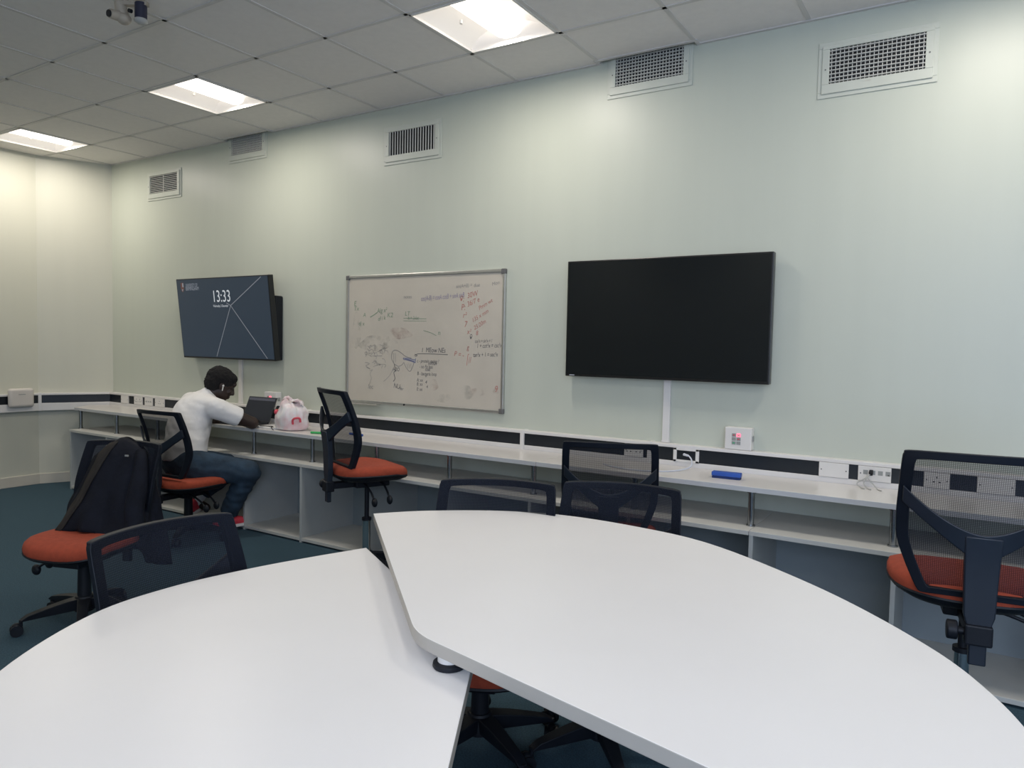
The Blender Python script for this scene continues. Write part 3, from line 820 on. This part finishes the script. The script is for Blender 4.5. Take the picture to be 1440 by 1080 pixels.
    for s, yy, ln in ((1, -.05, .20), (1, .06, .17)):
        m = MB()
        pts = catmull([(s*.07, yy, seat_h-.11), (s*.12, yy, seat_h-.118), (s*(.08+ln*.7), yy-.01, seat_h-.15), (s*(.08+ln), yy-.02, seat_h-.185)], 4)
        m.tube(pts, .0065, 8); e = pts[-1]
        m.ell(e, (.026, .016, .028), n=14)
        m.build('lever', M['black'], mech, smooth=True)
    m = MB(); m.cyl((-.03, yb, seat_h-.115), (-.060, yb, seat_h-.115), .012, 16); m.cyl((-.055, yb, seat_h-.115), (-.085, yb, seat_h-.115), .030, 16); m.build('back_knob', M['black'], mech, smooth=True, bevel=.004)
    # column
    if stool:
        m = MB(); m.cyl((0, 0, .30), (0, 0, seat_h-.13), .0145, 20); m.cyl((0, 0, sleeve-.003), (0, 0, sleeve+.014), .030, 20)
        col = m.build('gas_column', M['black'], T, smooth=True)
        m = MB(); m.cyl((0, 0, .07), (0, 0, sleeve), .0255, 24); m.build('column_sleeve', M['chrome'], col, smooth=True)
    else:
        m = MB(); m.cyl((0, 0, .20), (0, 0, seat_h-.13), .024, 20); m.cone((0, 0, .09), (0, 0, .26), .034, .029, 24); m.cyl((0, 0, .25), (0, 0, .30), .029, 24)
        m.build('gas_column', M['black'], T, smooth=True, bevel=.003)
    # base
    m = MB(); m.lathe([(.030, .055), (.046, .06), (.048, .12), (.040, .135), (.03, .136)]); m.build('base_hub', M['black'], T, smooth=True)
    for q in range(5):
        a = spin+2*PI*q/5; ca, sa = math.cos(a), math.sin(a)
        def arm(i, j):
            t = i/8; r = .03+.25*t; hw = .030-.012*t; zt = .128-.045*t**1.4-(.012 if t == 1 else 0); zb = .070+.0*t
            if j in (0, 1): z = zt
            else: z = zb-.004*t
            w_ = hw if j in (1, 2) else -hw
            if j in (2, 3): w_ *= .75
            return (r*ca-w_*sa, r*sa+w_*ca, z)
        m = MB(); V = m.grid(arm, 9, 4, False, True); m.bm.faces.new(V[0]); m.bm.faces.new(V[-1][::-1])
        lg = m.build('base_leg', M['black'], T, smooth=True, bevel=.005)
        m = MB(); cx, cy = .275*ca, .275*sa
        b2 = a+1.1*((q*37) % 5)-1.7; ux, uy = math.cos(b2), math.sin(b2)
        ox, oy = cx+.018*-uy, cy+.018*ux
        for s in (-1, 1):
            m.cyl((ox+s*.005*ux, oy+s*.005*uy, .0275), (ox+s*.024*ux, oy+s*.024*uy, .0275), .0275, 20)
        m.ell((ox, oy, .043), (.021, .021, .020), n=14); m.cyl((cx, cy, .045), (cx, cy, .075), .008, 10)
        m.build('caster', M['black'], lg, smooth=True)
    return T
GC, GS = 'mesh back office chairs', 'raised draughtsman stools'
CA = ((-3.78, -2.20), (.34, -.94))
make_chair('task_chair', 'red task chair at far left with a dark jacket hung over its back', 'chair', *CA, .440, False, GC, 1.0, -.04)
make_chair('task_chair', 'mesh chair tucked under the left table with translucent dark back toward the camera', 'chair', (-1.745, -2.868), (1, .0), .405, False, GC, .5)
make_chair('task_chair', 'mesh chair with red seat that the person is sitting on', 'chair', (-4.80, -.89), (-.06, 1), .446, False, GC, .3, .018, back_y=-.19)
make_chair('high_stool', 'tall empty red seated stool seen side-on before the whiteboard', 'stool', (-3.17, -.735), (.40, .916), .690, True, GS, .2, -.010, back_y=-.185)
make_chair('task_chair', 'mesh chair behind the right table, left of the overlapping pair', 'chair', (-1.45, -2.03), (.40, -.915), .39, False, GC, 1.05, .04)
make_chair('task_chair', 'mesh chair behind the right table, in front of another black mesh back', 'chair', (-1.075, -1.81), (.24, -.97), .39, False, GC, .75, .04)
make_chair('high_stool', 'black mesh stool between the table chairs and the worktop, back to camera', 'stool', (-1.58, -.68), (-.40, .917), .51, True, GS, .6)
make_chair('high_stool', 'tall red seated stool at right edge with its mesh back to the camera', 'stool', (.0, -1.165), (-.13, .99), .692, True, GS, .9, -.037, .41)

# ------------------------------------------------------------------ jacket on the far left chair
def jacket():
    T = thing('jacket', 'dark navy jacket draped over the back of the far left chair', 'jacket', (*CA[0], 0), facing(*CA[1]))
    zt, zb = .905, .45
    n = 84; rows = 26
    def ring(i, a, out=0.0):
        t = i/rows; ca, sa = math.cos(a), math.sin(a)
        rx = .150+.115*t**.8; ry = .050+.135*t**.8
        cx = .015-.020*t; cy = -.310+.115*t
        fold = 1+.09*t*math.sin(5*a+.8+2*t)+.07*t*math.sin(9*a+2.1-1.5*t)+.04*math.sin(15*a+5*t)*t
        hem = zb+.03*math.sin(2*a+.6)+.02*math.sin(5*a)
        if sa < 0: hem -= .06*(-sa)
        if ca < -.1: hem -= .20*min(1, (-ca-.1)*2.2)*(1 if sa < .2 else max(0, 1-(sa-.2)*2))
        z = zt-(zt-hem)*t
        if t < .14: k = t/.14; rx *= .62+.38*math.sqrt(k); ry *= .25+.75*math.sqrt(k)
        z -= .075*max(0, ca)**2*(1-t)**2+.05*max(0, -ca)**2*(1-t)**2
        p = Vector((cx+rx*ca*fold+out*ca, cy+ry*sa*fold+out*sa, z))
        q = noise.noise(p*9)*.014*t; p.x += q; p.y += q
        return p
    m = MB(); V = m.grid(lambda i, j: ring(i, 2*PI*j/n), rows+1, n, False, True); m.bm.faces.new(V[0])
    o = m.build('jacket_body', M['jacket'], T, smooth=True)
    so = o.modifiers.new('thick', 'SOLIDIFY'); so.thickness = .006
    m = MB()      # turned-back front edge showing the paler lining
    m.grid(lambda i, j: ring(i+1, 1.30-.42*(i/rows)+(j/5-.5)*(.50-.22*i/rows), .008+.006*math.sin(PI*j/5)), rows, 6)
    l = m.build('lapel', M['jacket_trim'], T, smooth=True)
    so = l.modifiers.new('thick', 'SOLIDIFY'); so.thickness = .006
    m = MB()
    pts = [ring(i, 2.55-.1*i/rows, .004) for i in range(2, rows-1)]
    m.tube(pts, [.026+.022*min(1, i/10) for i in range(len(pts))], 16)
    m.build('sleeve', M['jacket'], T, smooth=True)
    p = ring(4, 2.05, .010); MB().box(p, (.022, .004, .009)).build('chest_tab', M['button'], T)
    return T
jacket()

# ------------------------------------------------------------------ person
def person():
    base = Vector((-4.85, -.85, 0))
    T = thing('person', 'person in white t-shirt and jeans leaning over a laptop at the worktop', 'person', tuple(base))
    V_ = lambda *a: Vector(a)-base
    pel = V_(-4.905, -.885, .548); rh = V_(-4.80, -.905, .538); lh = V_(-5.005, -.865, .535)
    rk = V_(-4.545, -.610, .470); ra = V_(-4.74, -.650, .120); lk = V_(-4.83, -.53, .475); la = V_(-5.02, -.74, .215)
    s1 = V_(-4.925, -.870, .655); s2 = V_(-4.965, -.83, .785); ch = V_(-4.975, -.775, .885); uc = V_(-4.955, -.735, .955)
    nk = V_(-4.915, -.675, 1.020); hd = V_(-4.873, -.600, 1.104)
    rs = V_(-4.775, -.735, .940); ls = V_(-5.145, -.68, .955)
    re = V_(-4.672, -.478, .812); rw = V_(-4.875, -.335, .800); le = V_(-5.20, -.43, .812); lw = V_(-5.06, -.31, .800)
    fd = Vector((.36, .80, -.48)).normalized(); rt = fd.cross(Vector((0, 0, 1))).normalized(); up = rt.cross(fd)
    HR = Matrix((rt, fd, up)).transposed()
    b = MB()
    # torso, hips, legs, arms as one continuous body
    Tm = Matrix.Rotation(math.atan2(-.24, .97), 3, 'Z')
    for c, r in ((pel, (.165, .115, .11)), (s1, (.148, .105, .10)), (s2, (.158, .115, .11)), (ch, (.175, .118, .11)), (uc, (.165, .10, .08))): b.ell(c, r, Tm)
    b.cap(s1, s2, .11, .115); b.cap(s2, ch, .115, .115); b.cap(uc, nk, .07, .058); b.cap(nk, hd-up*.03+fd*-.01, .056, .054)
    for s in (rs, ls): b.cap(uc, s, .075, .062)
    for a, k, an in ((rh, rk, ra), (lh, lk, la)):
        b.cap(a, k, .082, .058); b.cap(k, an, .055, .036); mid = k.lerp(an, .3); b.ell(mid+Vector((0, -.01, 0)), (.05, .055, .09))
    for s, e, w_ in ((rs, re, rw), (ls, le, lw)):
        b.cap(s, e, .056, .047); b.cap(e, w_, .046, .027); b.ell(e.lerp(w_, .25), .048)
    # feet inside the shoes
    b.cap(ra, ra+Vector((.02, .09, -.075)), .034, .03); b.cap(la, la+Vector((.03, .09, -.07)), .034, .03)
    # head
    P = lambda x, y, z: hd+HR @ Vector((x, y, z))
    b.ell(P(0, -.012, .022), (.077, .098, .090), HR, 28)
    b.ell(P(0, .018, -.045), (.062, .072, .068), HR, 24)
    b.ell(P(0, .055, -.092), (.034, .030, .024), HR)             # chin
    b.ell(P(0, .078, .038), (.055, .018, .026), HR)              # brow
    b.cap(P(0, .088, .010), P(0, .106, -.028), .010, .014); b.ell(P(0, .098, -.032), (.021, .014, .012), HR)   # nose
    b.ell(P(0, .086, -.062), (.026, .014, .009), HR); b.ell(P(0, .084, -.075), (.023, .013, .008), HR)       # lips
    for s in (-1, 1):
        b.ell(P(s*.078, -.010, -.012), (.010, .021, .032), HR @ Matrix.Rotation(s*.3, 3, 'Z'))                # ears
        b.ell(P(s*.042, .068, -.025), (.024, .016, .022), HR)                                                 # cheeks
    # hands: palm + five bent fingers
    for w_, e, sd in ((rw, re, 1), (lw, le, -1)):
        d = (w_-e).normalized(); d.z = 0; d.normalize()
        sidev = Vector((0, 0, 1)).cross(d).normalized()
        pc = w_+d*.045+Vector((0, 0, -.004))
        Rm = Matrix((sidev, d, Vector((0, 0, 1)))).transposed()
        b.ell(pc, (.040, .050, .016), Rm); b.cap(w_, pc, .026, .022)
        for i, ln in enumerate((.066, .076, .072, .056)):
            x = (-.030+.020*i)*sd
            p0 = pc+d*.038+sidev*x; p1 = p0+d*ln*.45+Vector((0, 0, .008)); p2 = p1+d*ln*.35+Vector((0, 0, -.008)); p3 = p2+d*ln*.2+Vector((0, 0, -.012))
            b.cap(p0, p1, .0095, .009, 10); b.cap(p1, p2, .009, .0082, 10); b.cap(p2, p3, .0082, .0072, 10)
        q0 = pc-sidev*.030*sd-d*.015; q1 = q0-sidev*.030*sd+d*.030; q2 = q1+d*.030-sidev*.006*sd
        b.cap(q0, q1, .013, .010, 10); b.cap(q1, q2, .010, .008, 10)
    me = remesh(b, .0058, 3, 'body'); link('body', me, M['skin'], T, smooth=True)
    for s in (-1, 1):
        m = MB(); m.ell(P(s*.031, .079, .012), (.0115, .0095, .0095), HR, 14); m.build('eye', M['eye'], T, smooth=True)
    # hair: short afro
    h = MB(); h.ell(P(0, -.026, .040), (.092, .108, .088), HR, 28); h.ell(P(0, -.055, -.005), (.082, .075, .085), HR, 24); h.ell(P(0, .020, .066), (.080, .066, .052), HR, 24)
    hm = remesh(h, .006, 2, 'hair')
    for v in hm.vertices:
        n_ = v.normal.copy(); v.co += n_*(.006*noise.noise(v.co*55)+.004*noise.noise(v.co*130))
    link('hair', hm, M['hair'], T, smooth=True)
    # t-shirt
    t = MB()
    for i in range(13):       # closely spaced sections so the cloth hangs in one smooth fall
        q = i/12*4; k = min(3, int(q)); fr = q-k
        cc = [s1+Vector((0, -.008, -.05)), s1, s2, ch, uc]; rr = [(.176, .146), (.174, .142), (.182, .142), (.194, .140), (.186, .122)]
        c = cc[k].lerp(cc[k+1], fr); r = [rr[k][d]*(1-fr)+rr[k+1][d]*fr for d in (0, 1)]
        t.ell(c, (r[0], r[1], .090), Tm, 28)
    t.cap(s1, s2, .145, .148); t.cap(s2, ch, .148, .142); t.cone(s1, ch, .150, .145, 32); t.cap(uc, nk-Vector((.008, .016, .008)), .092, .072)
    t.cone(s1+Vector((.005, -.005, .02)), s1+Vector((.012, -.015, -.105)), .150, .160, 32)
    for s, e in ((rs, re), (ls, le)):
        t.cap(uc, s, .098, .080); d = (e-s)
        t.cone(s, s+d*.66, .079, .076, 24); t.ell(s+d*.1, .082)
    sm = remesh(t, .0075, 26, 'tshirt')
    for v in sm.vertices:
        p = v.co+base
        f = math.sin(p.z*70+p.x*60+5*noise.noise(p*5))*.0014+noise.noise(Vector((p.x*16, p.y*16, p.z*34)))*.0018
        v.co += v.normal*f
    link('tshirt', sm, M['shirt'], T, smooth=True)
    # jeans
    j = MB(); j.ell(pel+Vector((0, -.012, -.005)), (.178, .135, .108), Tm, 28); j.ell(pel+Vector((0, .0, .045)), (.160, .118, .085), Tm, 28)
    for a, k, an in ((rh, rk, ra), (lh, lk, la)):
        j.cap(a+Vector((0, 0, -.016)), k+Vector((0, 0, -.008)), .122, .090, 24); j.cap(a.lerp(k, .3), k, .098, .080); j.ell(a+Vector((0, -.02, .0)), .105)
        d = an-k
        j.cone(k, k+d*(.93 if k is rk else .78), .088, .066, 24)
    jm = remesh(j, .0075, 4, 'jeans')
    for v in jm.vertices:
        p = v.co+base
        v.co += v.normal*(noise.noise(p*12)*.006+math.sin(p.z*80+p.x*30+3*noise.noise(p*8))*.0025)
    link('jeans', jm, M['denim'], T, smooth=True)
    # shoes and socks
    for a, d, lft in ((ra, Vector((.035, .13, 0)), 0), (la, Vector((-.10, .13, 0)), 1)):
        dn = d.normalized(); heel = a-dn*.07; heel.z = a.z-.082; toe = heel+dn*.215
        if lft: toe.z -= .03
        s = MB(); s.cap(heel+Vector((0, 0, .034)), heel+dn*.12+Vector((0, 0, .036)), .040, .042); s.cap(heel+dn*.12+Vector((0, 0, .034)), toe+Vector((0, 0, .022)), .042, .028)
        s.cap(heel+dn*.02+Vector((0, 0, .05)), a+Vector((0, 0, -.012)), .040, .042)
        link('shoe', remesh(s, .006, 3, 'shoe'), M['shoe_red'], T, smooth=True)
        so = MB(); side = Vector((-dn.y, dn.x, 0)); outl = []
        for i in range(24):
            g = 2*PI*i/24; outl.append(heel+dn*(.105+.145*math.cos(g))+side*(.043*math.sin(g)*(1-.1*math.cos(g))))
        vz = [(p.x, p.y) for p in outl]
        so.prism(vz, heel.z-.010, heel.z+.014); so.build('shoe_sole', M['sock'], T, bevel=.004)
        k = MB(); k.cone(a+Vector((0, 0, -.03)), a+(rk-ra if not lft else lk-la)*(.14 if not lft else .30), .040, .044, 20); k.build('sock', M['sock'], T, smooth=True)
    # earbud is worn in the ear nearest the camera
    m = MB(); e = base+P(.086, -.004, -.008)
    m.ell(e, .0085, n=12); m.cap(e, e+HR @ Vector((.003, .010, -.034)), .0042, .0038, 10)
    tag(m.build('earbud', M['plate'], None, smooth=True), "white wireless earbud in the seated person's ear", 'earbud')
person()

# ------------------------------------------------------------------ things on the worktop
# laptop
T = thing('laptop', 'open dark laptop in front of the seated person', 'laptop', (-4.985, -.30, WT), math.radians(4))
MB().bx(-.16, .16, -.12, .10, .001, .016).build('keyboard_deck', M['laptop'], T, bevel=.004)
m = MB()
for r_ in range(5):
    for c_ in range(12): m.bx(-.142+c_*.024, -.122+c_*.024, .06-r_*.022, .078-r_*.022, .016, .0175)
m.build('keys', M['black'], T)
lt = Matrix.Translation((0, .10, .014)) @ Matrix.Rotation(math.radians(-24), 4, 'X')
o = MB().bx(-.16, .16, 0, .007, 0, .215).build('lid', M['laptop'], T, bevel=.003); o.data.transform(lt)
s = MB().bx(-.151, .151, -.0012, .001, .012, .206).build('display', M['laptop_screen'], o); s.data.transform(lt)
s = MB().bx(-.148, .148, -.0018, .001, .182, .203).build('title_bar', M['laptop_bar'], o); s.data.transform(lt)
# drink can
T = thing('drink_can', 'black drink can with gold emblem between laptop and plastic bag', 'can', (-4.665, -.22, WT), 0)
MB().lathe([(.024, 0), (.029, .006), (.031, .014), (.031, .142), (.029, .152), (.025, .160), (.024, .162), (.022, .158), (.001, .158)], n=28).build('can_body', M['black'], T, smooth=True)
m = MB()
for a0, z0_ in ((-1.7, .10), (-1.1, .06), (-1.4, .035)):
    m.grid(lambda i, j: (.0315*math.cos(a0+i*.1), .0315*math.sin(a0+i*.1), z0_+.02*math.sin(i*.6)+j*.022), 8, 2)
m.build('gold_emblem', M['gold'], T, smooth=True)
m = MB(); m.ell((0, -.005, .163), (.010, .006, .0015), n=10); m.build('ring_pull', M['alu'], T)
# notebook / papers and cable
T = thing('paper_pad', 'white paper pad lying between the elbow and the plastic bag', 'paper', (-4.60, -.345, WT), math.radians(-8))
MB().bx(-.105, .105, -.075, .075, .0005, .011).build('pages', M['paper'], T, bevel=.0015)
m = MB(); m.box((0.0, 0, .0125), (.20, .142, .002), Matrix.Rotation(.03, 3, 'Z')); m.build('top_sheet', M['paper'], T)
m = MB(); m.tube(catmull([(-4.68, -.40, WT+.017), (-4.62, -.385, WT+.018), (-4.56, -.375, WT+.018), (-4.52, -.425, WT+.0175), (-4.47, -.445, WT+.004)], 6), .003, 8)
tag(m.build('black_cable', M['black'], None, smooth=True), 'thin black cable over the paper pad beside the plastic bag', 'cable')
# plastic bag
def bag():
    T = thing('plastic_bag', 'knotted white plastic carrier bag with pink and red contents', 'bag', (-4.405, -.325, WT), .2)
    prof = [(.0, .002), (.085, .002), (.112, .012), (.122, .05), (.120, .10), (.108, .15), (.086, .185), (.060, .205), (.048, .218)]
    P = catmull([(a, b, 0) for a, b in prof], 4); n = 64
    def f(i, j):
        r, z = P[i].x, P[i].y; a = 2*PI*j/n
        fo = 1+.05*math.sin(4*a+z*14)+.045*math.sin(9*a-z*20)*min(1, z*6)+.03*math.sin(17*a+z*9)*min(1, z*8)
        p = Vector((r*math.cos(a)*1.06*fo, r*math.sin(a)*.82*fo, z))
        p += Vector((1, .6, .0))*noise.noise(p*16)*.012*min(1, z*10)
        p.z += (.020*math.sin(2*a)+.012*math.sin(5*a))*max(0, (z-.15)/.07)
        return p
    m = MB(); V = m.grid(f, len(P), n, False, True); m.bm.faces.new(V[-1])
    m.build('bag_body', M['bag'], T, smooth=True)
    for c, w_, h_ in ((-.035, .048, .060), (.045, .060, .040)):
        m = MB()
        def hd_(i, j):
            a = PI*i/14; x = c+w_*math.cos(a); z = .190+h_*math.sin(a)
            return (x, -.012+.035*(j/4-.5)*(1+.3*math.sin(i)), z+.012*math.sin(j*1.6+i*.5))
        m.grid(hd_, 15, 5); o = m.build('handle', M['bag'], T, smooth=True)
        so = o.modifiers.new('thick', 'SOLIDIFY'); so.thickness = .003
    m = MB(); m.tube(catmull([(.075, -.085, .055), (.078, -.092, .085), (.095, -.088, .100), (.122, -.070, .100), (.128, -.066, .070)], 5), .008, 10); o = m.build('red_strap', M['bag_red'], T, smooth=True); o['label'] = 'red strap poking through the bag side'
    o = MB().ell((-.112, -.04, .135), (.016, .02, .020)).build('red_contents', M['bag_red'], T, smooth=True); o['label'] = 'red lump at the bag side'
    o = MB().ell((-.035, -.060, .185), (.016, .012, .026)).build('brown_contents', M['smudge_red'], T, smooth=True); o['label'] = 'dark red contents showing at the opening'
bag()
# eraser and markers
T = thing('board_eraser', 'blue whiteboard eraser lying on the worktop', 'eraser', (-1.09, -.29, WT), math.radians(4))
MB().bx(-.075, .075, -.024, .024, .012, .034).build('grip', M['blue'], T, bevel=.004)
MB().bx(-.072, .072, -.022, .022, 0, .012).build('felt_pad', M['felt'], T)
def marker(name, loc, rz, col, label):
    T = thing(name, label, 'marker pen', (*loc, WT+.009), rz, 'marker pens on the worktop')
    MB().cyl((-.065, 0, 0), (.03, 0, 0), .0085, 16).build('barrel', M[col], T, smooth=True)
    MB().cyl((.03, 0, 0), (.075, 0, 0), .0090, 16).build('cap', M[col], T, smooth=True, bevel=.002)
marker('marker_pen', (-4.06, -.37), .35, 'green', 'green marker pen left of the red stool back')
marker('marker_pen', (-3.80, -.26), -.1, 'blue', 'blue marker pen just right of the red stool back')

# ------------------------------------------------------------------ ceiling camera, top left
T = thing('ceiling_camera', 'beige and navy camera unit hanging from the ceiling, top left', 'camera', (-3.665, -2.0, H), 0)
m = MB(); m.cyl((0, 0, -.02), (0, 0, 0), .06, 24); m.cyl((0, 0, -.05), (0, 0, -.02), .018, 16); m.box((.0, 0, -.055), (.16, .03, .02), Matrix.Rotation(.56, 3, 'Z')); m.build('mount', M['beige'], T, smooth=True)
Rz = Matrix.Rotation(.56, 3, 'Z')
def q(x, y, z): return Rz @ Vector((x, y, z))
m = MB(); m.cap(q(-.060, .0, -.055), q(-.052, .01, -.115), .026, .032); m.ell(q(-.040, 0, -.13), (.034, .034, .028)); m.cone(q(-.06, -.01, -.12), q(-.085, -.05, -.125), .026, .022)
hd = m.build('camera_head', M['beige'], T, smooth=True)
m = MB(); m.cyl(q(-.085, -.048, -.125), q(-.089, -.056, -.126), .017, 20); m.build('lens', M['black'], hd, smooth=True)
m = MB(); m.cyl(q(.045, 0, -.05), q(.045, 0, -.135), .029, 24); m.build('second_head', M['navy'], T, smooth=True, bevel=.004)
m = MB(); m.lathe([(.030, 0), (.033, -.006), (.030, -.014), (.018, -.022), (.001, -.025)], tuple(q(.045, 0, -.130))); m.build('dome_ring', M['cable_grey'], T, smooth=True)
m = MB(); m.cyl(q(.008, -.02, -.10), q(.002, -.034, -.102), .010, 16); m.build('sensor', M['black'], T, smooth=True)

# ------------------------------------------------------------------ lamps, sky, camera
def area(name, loc, size, power, col, rot=(0, 0, 0), sy=None):
    l = bpy.data.lights.new(name, 'AREA'); l.energy = power; l.color = col; l.size = size
    if sy: l.shape = 'RECTANGLE'; l.size_y = sy
    o = bpy.data.objects.new(name, l); COL.objects.link(o); o.location = loc; o.rotation_euler = rot
    return o
LC = (1, .925, .83)
for k in LIGHTS: area('ceiling_lamp', (GX0-.6*k-.3, GY0-.9, H+.014), .16, 15, LC, sy=.50)
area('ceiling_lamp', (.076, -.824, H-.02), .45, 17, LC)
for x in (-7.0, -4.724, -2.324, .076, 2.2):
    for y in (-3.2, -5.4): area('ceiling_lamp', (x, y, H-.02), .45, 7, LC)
area('window_daylight', (XR-.02, (WY0+WY1)/2, (WZ0+WZ1)/2), WY1-WY0, 62, (.60, .74, 1), (0, math.radians(-90), 0), WZ1-WZ0)
bpy.data.objects['window_daylight'].data.size = WZ1-WZ0; bpy.data.objects['window_daylight'].data.size_y = WY1-WY0
o = area('window_daylight_front', ((FX0+FX1)/2, YF+.02, (FZ0+FZ1)/2), FX1-FX0, 118, (.64, .76, 1), (math.radians(90), 0, 0), FZ1-FZ0)
w = bpy.data.worlds.new('sky'); sc.world = w; w.use_nodes = True
bg = w.node_tree.nodes['Background']; bg.inputs[0].default_value = (.55, .7, 1, 1); bg.inputs[1].default_value = .8

cam = bpy.data.cameras.new('camera'); co = bpy.data.objects.new('camera', cam); COL.objects.link(co)
yaw, pitch, roll, fpx = .5639952, .0516582, .0205431, 1032.23
F = Vector((-math.sin(yaw)*math.cos(pitch), math.cos(yaw)*math.cos(pitch), -math.sin(pitch)))
R0 = Vector((math.cos(yaw), math.sin(yaw), 0)); U0 = R0.cross(F)
R1 = math.cos(roll)*R0+math.sin(roll)*U0; U1 = -math.sin(roll)*R0+math.cos(roll)*U0
mx = Matrix((R1, U1, -F)).transposed().to_4x4(); mx.translation = Vector((0, -4.15145, 1.44254))
co.matrix_world = mx
cam.sensor_fit = 'HORIZONTAL'; cam.sensor_width = 36; cam.lens = fpx/1440*36; cam.clip_start = .05
sc.camera = co
sc.view_settings.view_transform = 'Standard'; sc.view_settings.look = 'None'
sc.view_settings.exposure = 0; sc.view_settings.gamma = 1
